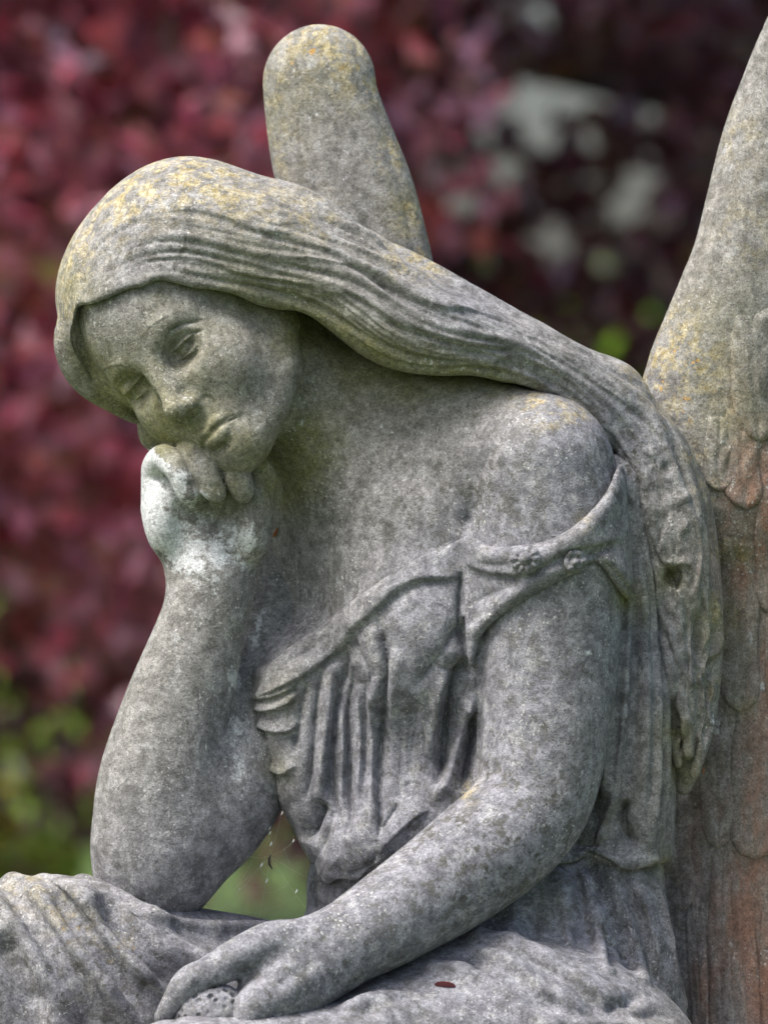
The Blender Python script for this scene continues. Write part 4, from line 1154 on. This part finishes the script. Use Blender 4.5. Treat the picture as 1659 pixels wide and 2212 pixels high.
def rosette(u, v, r, petals, fn, parent):
    c = float(depth_at(fn, np.array([u], f32), np.array([v], f32))[0])
    n, m = 14, 48
    rr = np.linspace(0.02, 1, n)[:, None]; th = np.linspace(0, 2 * np.pi, m)[None]
    U = u + r * rr * np.cos(th); Vv = v + r * rr * np.sin(th)
    hgt = r * (0.42 * np.sqrt(1 - (rr * 0.96) ** 2) - 0.12 * np.exp(-((rr - 0.45) / 0.1) ** 2) + 0.16 * np.exp(-(rr / 0.3) ** 2) + 0.09 * np.cos(petals * th) * np.clip(rr * 2 - .7, 0, 1))
    C = depth_at(fn, U.ravel().astype(f32), Vv.ravel().astype(f32)).reshape(U.shape)
    V, F = loft(U, Vv, C - 1.25 * hgt - 0.36 * r, C + 14)
    return stone_part('rosette', V, F, parent)
rosette(1134, 1207, 33, 10, sleeve_fn, sleeve)
rosette(1243, 1213, 25, 6, lambda P: np.minimum(sleeve_fn(P), arm_l(P)), sleeve)

# the pitted pod under her left hand
pod = Form()
pc = q(462, 2204, -390)
pod.add(ell(pc, (84, 80, 74)), 0)
for i in range(190):
    y = 1 - 2 * (i + .5) / 190; ph = i * 2.39996
    d3 = np.array((math.cos(ph) * math.sqrt(1 - y * y), y, math.sin(ph) * math.sqrt(1 - y * y))) + rng.normal(0, .04, 3)
    pod.add(ell(pc + d3 * np.array((84, 80, 74)), np.full(3, rng.uniform(5.0, 7.5))), 2, '-')
sculpt('seed_pod', pod, [pod], 2.6, None, rounds=0)

# pedestal under the figure, below the picture
def bevel_box(name, lo, hi, mat, parent, bev=0.02, origin=(0, 0, 0)):
    bm = bmesh.new(); bmesh.ops.create_cube(bm, size=1)
    for x in bm.verts: x.co = Vector([(lo[i] + hi[i]) / 2 + x.co[i] * (hi[i] - lo[i]) - origin[i] for i in range(3)])
    bmesh.ops.bevel(bm, geom=bm.edges[:], offset=bev, segments=2, affect='EDGES')
    me = bpy.data.meshes.new(name); bm.to_mesh(me); bm.free(); me.materials.append(mat)
    o = bpy.data.objects.new(name, me); COL.objects.link(o); o.parent = parent
    return o
zb = EYE + (1106 - 2448) * K
bevel_box('pedestal', (-0.62, -0.34, 0.0), (0.62, 0.42, zb + 0.012), STONE, statue, 0.03, BASE)
# ------------------------------------------------------------------ lawn, trees, hedge
def tagged(o, label, cat, group=None, kind=None):
    if label: o['label'] = label
    if cat: o['category'] = cat
    if group: o['group'] = group
    if kind: o['kind'] = kind
    return o

def mesh_obj(name, verts, faces, mat, parent=None, smooth_=False, shade=None, loc=None):
    me = bpy.data.meshes.new(name)
    verts = np.asarray(verts, f32); faces = np.asarray(faces, np.int32)
    k = faces.shape[1]
    me.vertices.add(len(verts)); me.vertices.foreach_set('co', verts.ravel())
    me.loops.add(faces.size); me.loops.foreach_set('vertex_index', faces.ravel())
    me.polygons.add(len(faces)); me.polygons.foreach_set('loop_start', np.arange(0, faces.size, k, dtype=np.int32))
    me.polygons.foreach_set('loop_total', np.full(len(faces), k, np.int32))
    me.polygons.foreach_set('use_smooth', np.full(len(faces), smooth_))
    me.update(calc_edges=True)
    if shade is not None:
        a = me.attributes.new('shade', 'FLOAT', 'POINT'); a.data.foreach_set('value', np.asarray(shade, f32))
    me.materials.append(mat)
    o = bpy.data.objects.new(name, me); COL.objects.link(o)
    if parent: o.parent = parent
    if loc is not None: o.location = loc
    return o

def leaf_cloud(rng_, centres, size, tilt=0.9, facing=None):
    """pointed leaves, each two faces folded along the midrib; returns verts, faces"""
    n = len(centres)
    d = rng_.normal(0, 1, (n, 3)); d[:, 2] -= 0.5
    d /= np.linalg.norm(d, axis=1, keepdims=True)
    up = rng_.normal(0, tilt, (n, 3)); up[:, 2] += 1.0
    if facing is not None: up = up + facing
    s = np.cross(d, up); s /= np.maximum(np.linalg.norm(s, axis=1, keepdims=True), 1e-6)
    nn = np.cross(s, d)
    L = (size * rng_.uniform(0.7, 1.3, n))[:, None]
    W = L * 0.34
    base, tip = centres - d * L * .5, centres + d * L * .5 - nn * L * .12
    v = np.stack([base, centres + s * W + nn * W * .35, tip, centres - s * W + nn * W * .35], 1)
    verts = v.reshape(-1, 3)
    o = np.arange(n)[:, None] * 4
    f = np.concatenate([o + np.array([[0, 1, 2]]), o + np.array([[0, 2, 3]])])
    return verts, f

def branch_mesh(paths, sides=7):
    V, F = [], []
    for P, R in paths:
        P = np.array(P, float); n = len(P); base = sum(len(x) for x in V)
        T = np.gradient(P, axis=0); T /= np.linalg.norm(T, axis=1, keepdims=True)
        A = np.cross(T, (0.3, 0.9, 0.1)); A /= np.linalg.norm(A, axis=1, keepdims=True); B = np.cross(T, A)
        th = np.linspace(0, 2 * np.pi, sides, endpoint=False)
        ring = P[:, None] + (A[:, None] * np.cos(th)[None, :, None] + B[:, None] * np.sin(th)[None, :, None]) * np.array(R)[:, None, None]
        V.append(ring.reshape(-1, 3))
        i = base + np.arange(n * sides).reshape(n, sides)
        F.append(np.stack([i[:-1], np.roll(i, -1, 1)[:-1], np.roll(i, -1, 1)[1:], i[1:]], -1).reshape(-1, 4))
    return np.vstack(V), np.vstack(F)

def bark_material():
    m, nt, bs = new_mat('bark'); N = NT(nt)
    pos = N.node('ShaderNodeNewGeometry').outputs['Position']
    f = N.noise(N.map(pos, (1, 1, .25)), 30, 6, .6)
    N.l.new(N.mix(f, (0.05, 0.045, 0.04), (0.16, 0.145, 0.13)), bs.inputs[0]); bs.inputs['Roughness'].default_value = .9
    return m
BARK = bark_material()

def grass_material():
    m, nt, bs = new_mat('mown_grass'); N = NT(nt)
    pos = N.node('ShaderNodeNewGeometry').outputs['Position']
    c = N.mix(N.ramp(N.noise(pos, 0.6, 5, .6), .35, .65), (0.09, 0.17, 0.025), (0.16, 0.23, 0.045))
    c = N.mix(N.ramp(N.noise(pos, 14, 6, .7), .3, .7), (0.06, 0.11, 0.02), c)
    N.l.new(c, bs.inputs[0]); bs.inputs['Roughness'].default_value = .8
    b = N.node('ShaderNodeBump'); b.inputs['Distance'].default_value = .03; N.l.new(N.noise(pos, 60, 4, .7), b.inputs['Height']); N.l.new(b.outputs[0], bs.inputs['Normal'])
    return m
# ground: one sheet to the horizon, gently uneven
gx = np.concatenate([-np.geomspace(700, 30, 14), np.linspace(-25, 25, 21), np.geomspace(30, 700, 14)])
gy = np.concatenate([[-60, -30], np.linspace(-15, 60, 26), np.geomspace(70, 1500, 16)])
X_, Y_ = np.meshgrid(gx, gy)
Z_ = 0.05 * np.sin(X_ * .31 + 1) * np.cos(Y_ * .23) * (np.hypot(X_, Y_) > 3) - 0.02
gi = np.arange(X_.size).reshape(X_.shape)
lawn = mesh_obj('lawn', np.stack([X_, Y_, Z_], -1).reshape(-1, 3), np.stack([gi[:-1, :-1], gi[:-1, 1:], gi[1:, 1:], gi[1:, :-1]], -1).reshape(-1, 4), grass_material(), smooth_=True)
lawn['kind'] = 'structure'

COPPER = leaf_material('copper_beech_leaf', [(0.08, 0.04, 0.07), (0.22, 0.07, 0.13), (0.44, 0.06, 0.13), (0.52, 0.27, 0.38), (0.50, 0.06, 0.11), (0.52, 0.17, 0.10), (0.34, 0.33, 0.09)], 0.4, 0.3, (2.2, 1.1, 1.3), 0.6, (0.44, 0.20, 0.29))
SHADED_COPPER = leaf_material('shaded_copper_beech_leaf', [(0.04, 0.02, 0.035), (0.075, 0.025, 0.05), (0.13, 0.03, 0.06), (0.2, 0.03, 0.055), (0.2, 0.08, 0.05), (0.16, 0.17, 0.05)], 0.35, 0.2, (2.0, 1.1, 1.2), 0.6, (0.15, 0.08, 0.12))  # shade inside the right-hand crown is put into these darker leaf colours
GREEN = leaf_material('green_leaf', [(0.10, 0.18, 0.03), (0.20, 0.36, 0.05), (0.34, 0.48, 0.08), (0.50, 0.54, 0.10), (0.6, 0.3, 0.08)], 0.4, 0.4, (1.5, 1.6, 0.9), 0.2)

rt = np.random.default_rng(21)
def at(u, v, y):
    """a point at depth y (metres behind the statue plane) on the line of sight through a sheet point"""
    s = (DIST + y) / DIST
    return np.array(((u - 830) * K * s, y, EYE + (1106 - v) * K * s))

def twig_cloud(n_tw, per, box_fn, size, spread):
    """leaves gathered on twigs so the crown has clumps and gaps"""
    c = box_fn(n_tw)
    dirs = rt.normal(0, 1, (len(c), 3)); dirs[:, 2] *= .5; dirs /= np.linalg.norm(dirs, axis=1, keepdims=True)
    t = rt.uniform(-1, 1, (len(c), per, 1)) * spread
    p = c[:, None] + dirs[:, None] * t + rt.normal(0, spread * .22, (len(c), per, 3))
    tone = np.clip(rt.normal(.44, .24, (len(c), 1)) + rt.normal(0, .16, (len(c), per)), 0, 1)
    return p.reshape(-1, 3), tone.reshape(-1)

def copper_beech(x, y, height, rx, ry, low_fn, label, n_near, n_rest, keep=None, leaf=None):
    root = bpy.data.objects.new('copper_beech_tree', None); COL.objects.link(root); root.location = (x, y, 0)
    tagged(root, label, 'tree', 'copper beech trees beyond the lawn')
    paths = [([(0, 0, -.1), (.05, .02, height * .25), (-.05, 0, height * .55), (.1, .05, height * .9)], (.34, .27, .17, .03))]
    for i in range(22):
        z = height * rt.uniform(.1, .7); a = rt.uniform(0, 6.28); L = rt.uniform(.5, .9) * min(rx, ry)
        e = np.array((math.cos(a) * L * rx / min(rx, ry), math.sin(a) * L * ry / min(rx, ry), z + rt.uniform(-.4, 1.2)))
        paths.append(([(0, 0, z), e * np.array((.4, .4, 0)) + np.array((0, 0, z + .25)), e * np.array((.75, .75, 0)) + np.array((0, 0, (z + e[2]) / 2 + .2)), e], (.1, .07, .045, .015)))
    V, F = branch_mesh(paths)
    mesh_obj('trunk', V, F, BARK, root, True)
    def shell(n):
        out = []
        while len(out) < n:
            q_ = rt.uniform(-1, 1, (n * 3, 3)); r = np.linalg.norm(q_, axis=1)
            p = q_ * np.array((rx, ry, height * .5)) + np.array((0, 0, height * .55))
            ok = (r < 1) & (r > 0.35) & (p[:, 2] + 0 > low_fn(p[:, 0] + x, p[:, 1] + y))
            if keep is not None: ok &= keep(p + np.array((x, y, 0)))
            out.extend(p[ok])
        return np.array(out[:n])
    def near(n):
        """twigs on the side towards the lawn, where they are seen closest"""
        out = []
        while len(out) < n:
            p = np.stack([rt.uniform(-3.2, 3.2, n * 4) - x, rt.uniform(-ry, ry, n * 4), rt.uniform(.3, 5.2, n * 4)], 1)
            r = np.linalg.norm((p - np.array((0, 0, height * .55))) / np.array((rx, ry * 1.15, height * .72)), axis=1)
            ok = (r < 1) & (p[:, 2] > low_fn(p[:, 0] + x, p[:, 1] + y))
            if keep is not None: ok &= keep(p + np.array((x, y, 0)))
            out.extend(p[ok])
        return np.array(out[:n])
    P1, t1 = twig_cloud(n_near, 12, near, .08, .28)
    P2, t2 = twig_cloud(n_rest, 10, shell, .16, .5)
    if keep is not None:
        k1 = keep(P1 + np.array((x, y, 0)), 12.0); P1, t1 = P1[k1], t1[k1]
        k2 = keep(P2 + np.array((x, y, 0)), 27.0); P2, t2 = P2[k2], t2[k2]
    V1, F1 = leaf_cloud(rt, P1, np.full(len(P1), .095)); V2, F2 = leaf_cloud(rt, P2, np.full(len(P2), .2))
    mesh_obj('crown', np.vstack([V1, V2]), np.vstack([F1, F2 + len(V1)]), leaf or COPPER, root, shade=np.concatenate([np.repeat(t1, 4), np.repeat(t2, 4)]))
    return root

def low_left(X, Y):
    # the skirt of the crown: lower towards the right, ragged
    s = (DIST + Y) / DIST
    u = 830 + X / (K * s)
    v = np.interp(u, [-200, 0, 120, 260, 420, 600, 700, 1200], [1230, 1280, 1420, 1560, 1790, 1880, 1910, 1930]) + 60 * np.sin(X * 9 + Y * 3)
    return EYE + (1106 - v) * K * s

def thin_right(P, m=0.0):
    # an opening in the crown on the right where sky shows between the leaves
    s = (DIST + P[:, 1]) / DIST
    u, v = 830 + P[:, 0] / (K * s), 1106 - (P[:, 2] - EYE) / (K * s)
    k = np.ones(len(P), bool)
    for cu, cv, r in [(1226, 196, 60), (1144, 244, 48), (1172, 300, 46), (1203, 515, 56), (1358, 455, 46), (1330, 750, 30), (1090, 240, 24), (1290, 215, 26), (1050, 290, 26), (1080, 372, 36), (1268, 300, 28), (985, 440, 42), (1345, 170, 28), (1410, 250, 30), (1010, 330, 24), (1130, 180, 26), (1300, 560, 20), (1050, 560, 26), (905, 60, 26), (1170, 30, 24)]:
        k &= ~(np.hypot(u - cu, v - cv) < r * 0.62 + m)
    return k

def left_edge(P, m=0.0):
    # this crown ends behind the figure; only its low boughs reach further
    return thin_right(P, m) & ((P[:, 0] < 0.1 + 0.25 * np.sin(P[:, 2] * 5 + P[:, 1] * 3)) | (P[:, 2] < 1.3))

copper_beech(-2.9, 12.5, 9.0, 4.3, 3.2, low_left, 'copper beech with sunlit crimson leaves behind the head', 2700, 1500, left_edge)
copper_beech(3.6, 17.0, 12.0, 7.5, 5.0, lambda X, Y: 0.5 + 0 * X, 'copper beech with shade-darkened leaf colours between the two wings', 3600, 3500, thin_right, SHADED_COPPER)

# rounded green shrubs on the far lawn
def shrub(x, y, rx, h, n, label):
    root = bpy.data.objects.new('green_shrub', None); COL.objects.link(root); root.location = (x, y, 0)
    tagged(root, label, 'shrub', 'green shrubs at the far side of the lawn')
    V, F = branch_mesh([([(0, 0, -.05), (.05 * math.cos(a), .05 * math.sin(a), h * .3), (rx * .5 * math.cos(a), rx * .5 * math.sin(a), h * .7)], (.04, .03, .01)) for a in np.linspace(0, 6, 6)])
    mesh_obj('stem', V, F, BARK, root, True)
    d = rt.normal(0, 1, (n, 3)); d /= np.linalg.norm(d, axis=1, keepdims=True); d[:, 2] = np.abs(d[:, 2])
    P = d * np.array((rx, rx, h)) * rt.uniform(.6, 1.05, (n, 1)) * (1 + .15 * np.sin(d[:, :1] * 9 + d[:, 1:2] * 7))
    V, F = leaf_cloud(rt, P, np.full(n, .13))
    mesh_obj('crown', V, F, GREEN, root, shade=np.repeat(np.clip(rt.normal(.5, .22, n), 0, 1), 4))
for a in [(-2.1, 26, 1.25, 1.0, 5200, 'bright yellow-green shrub below the red leaves at the left edge'), (-3.3, 31, 1.1, 1.15, 1800, 'darker green shrub just behind the bright yellow-green one'), (-1.75, 17.5, 0.62, 0.55, 2600, 'low leafy green shrub at the left edge just above the draped knee')]:
    shrub(*a)

# hedge that closes the view behind the trees
hn = 16000
hp = np.stack([rt.uniform(-16, 16, hn), rt.uniform(44, 46.5, hn), rt.uniform(0, 1, hn) ** .8 * 3.2], 1)
hp[:, 2] *= 1 + .12 * np.sin(hp[:, 0] * 1.7) + .08 * np.sin(hp[:, 0] * 4.1)
V, F = leaf_cloud(rt, hp, np.full(hn, .34))
hedge = mesh_obj('hedge', V, F, GREEN, shade=np.repeat(np.clip(rt.normal(.4, .2, hn), 0, 1), 4))
tagged(hedge, 'long green hedge closing the far end of the lawn', 'hedge')
# ------------------------------------------------------------------ small things caught on the stone
def surf_point(fn, u, v, lift=0.0):
    c = float(depth_at(fn, np.array([u], f32), np.array([v], f32))[0]) - lift
    return to_world(np.array([q(u, v, c)], float))[0]

def dry_leaf(u, v, length, ang, fn, label, col):
    p = surf_point(fn, u, v, 5)
    n = 9
    s = np.linspace(-1, 1, n)
    w = 0.22 * np.sqrt(np.clip(1 - s ** 2, 0, 1)) * length
    ca, sa = math.cos(ang), math.sin(ang)
    top, bot = [], []
    for i in range(n):
        for k, t in enumerate((-1, 0, 1)):
            x, z = s[i] * length / 2, t * w[i] * .8
            y = (-0.10 * length * (1 - t * t)) * (1 - s[i] ** 2) - 0.06 * length * s[i] ** 2
            top.append((x * ca - z * sa, y - w[i] * .5 * t, x * sa + z * ca))
    V = np.array(top)
    i = np.arange(n * 3).reshape(n, 3)
    F = np.stack([i[:-1, :-1], i[:-1, 1:], i[1:, 1:], i[1:, :-1]], -1).reshape(-1, 4)
    V2 = np.vstack([V, V + np.array((0, length * .03, 0))])
    F2 = np.vstack([F, F[:, ::-1] + len(V)])
    o = mesh_obj('dry_leaf', V2, F2, col, None, True, loc=p)
    tagged(o, label, 'leaf')
dry_leaf(962, 2128, 0.020, -0.1, skirt, 'small dark red bud scale lying on the lap drapery', plain('bud_scale', (0.16, 0.035, 0.04), .4))
dry_leaf(1522, 1663, 0.009, 1.4, wing_near, 'tiny orange leaf scrap stuck beside the hair on the wing', plain('leaf_scrap_a', (0.55, 0.18, 0.05), .6))
dry_leaf(597, 1150, 0.011, 1.1, body_fn, 'tiny rust-brown leaf scrap beside the wrist', plain('leaf_scrap_b', (0.40, 0.15, 0.06), .6))
dry_leaf(789, 1308, 0.007, .6, dress_fn, 'tiny yellow leaf scrap on the neckline of the dress', plain('leaf_scrap_c', (0.45, 0.38, 0.08), .6))

# cobweb in the gap between elbow and dress, with a husk caught in it
web = bpy.data.objects.new('cobweb', None); COL.objects.link(web)
wc = to_world(np.array([q(590, 1862, 110)], float))[0]
web.location = wc
tagged(web, 'faint cobweb strung between the raised arm and the dress', 'cobweb')
def wp(u, v, w): return to_world(np.array([q(u, v, w)], float))[0] - wc
rw = np.random.default_rng(5)
paths = []
hub = (585, 1850, 112)
ends = [(500, 1925, 130), (540, 1850, 135), (580, 1765, 140), (612, 1745, 120), (640, 1815, 110), (676, 1900, 120), (660, 1960, 130), (560, 1985, 140), (480, 1962, 130)]
for e in ends: paths.append(([wp(*hub), wp(*((np.array(hub) + np.array(e)) / 2 + (0, 4, 0))), wp(*e)], (.00004,) * 3))
for k in (2, 4, 6):
    f = k / 7
    for i in range(len(ends) - 1):
        if rw.random() < .62: continue
        a = np.array(hub) + (np.array(ends[i]) - hub) * (f + rw.normal(0, .06)); b = np.array(hub) + (np.array(ends[i + 1]) - hub) * (f + rw.normal(0, .06))
        paths.append(([wp(*a), wp(*((a + b) / 2 + (0, 5, 0))), wp(*b)], (.00003,) * 3))
V, F = branch_mesh(paths, 4)
SILK = plain('spider_silk', (0.75, 0.75, 0.72), .4)
mesh_obj('threads', V, F, SILK, web, True)
for i in range(9):
    k = np.array(hub) + (np.array(ends[rw.integers(len(ends))]) - hub) * rw.uniform(.2, .9)
    s = rw.uniform(.0006, .0016)
    V, F = branch_mesh([([wp(*k), wp(*k) + np.array((s, 0, s * 1.5)), wp(*k) + np.array((s * 1.4, 0, s * 3))], (s * .3, s * .7, s * .2))], 5)
    mesh_obj('speck', V, F, SILK, web, True)
V, F = branch_mesh([([wp(586, 1846, 108), wp(582, 1856, 108), wp(583, 1868, 108), wp(590, 1878, 108)], (.0004, .0013, .0013, .0004))], 7)
husk = mesh_obj('insect_husk', V + wc, F, plain('husk', (0.03, 0.022, 0.02), .4), None, True)
tagged(husk, 'thin dark curved insect husk hanging in the cobweb', 'husk')
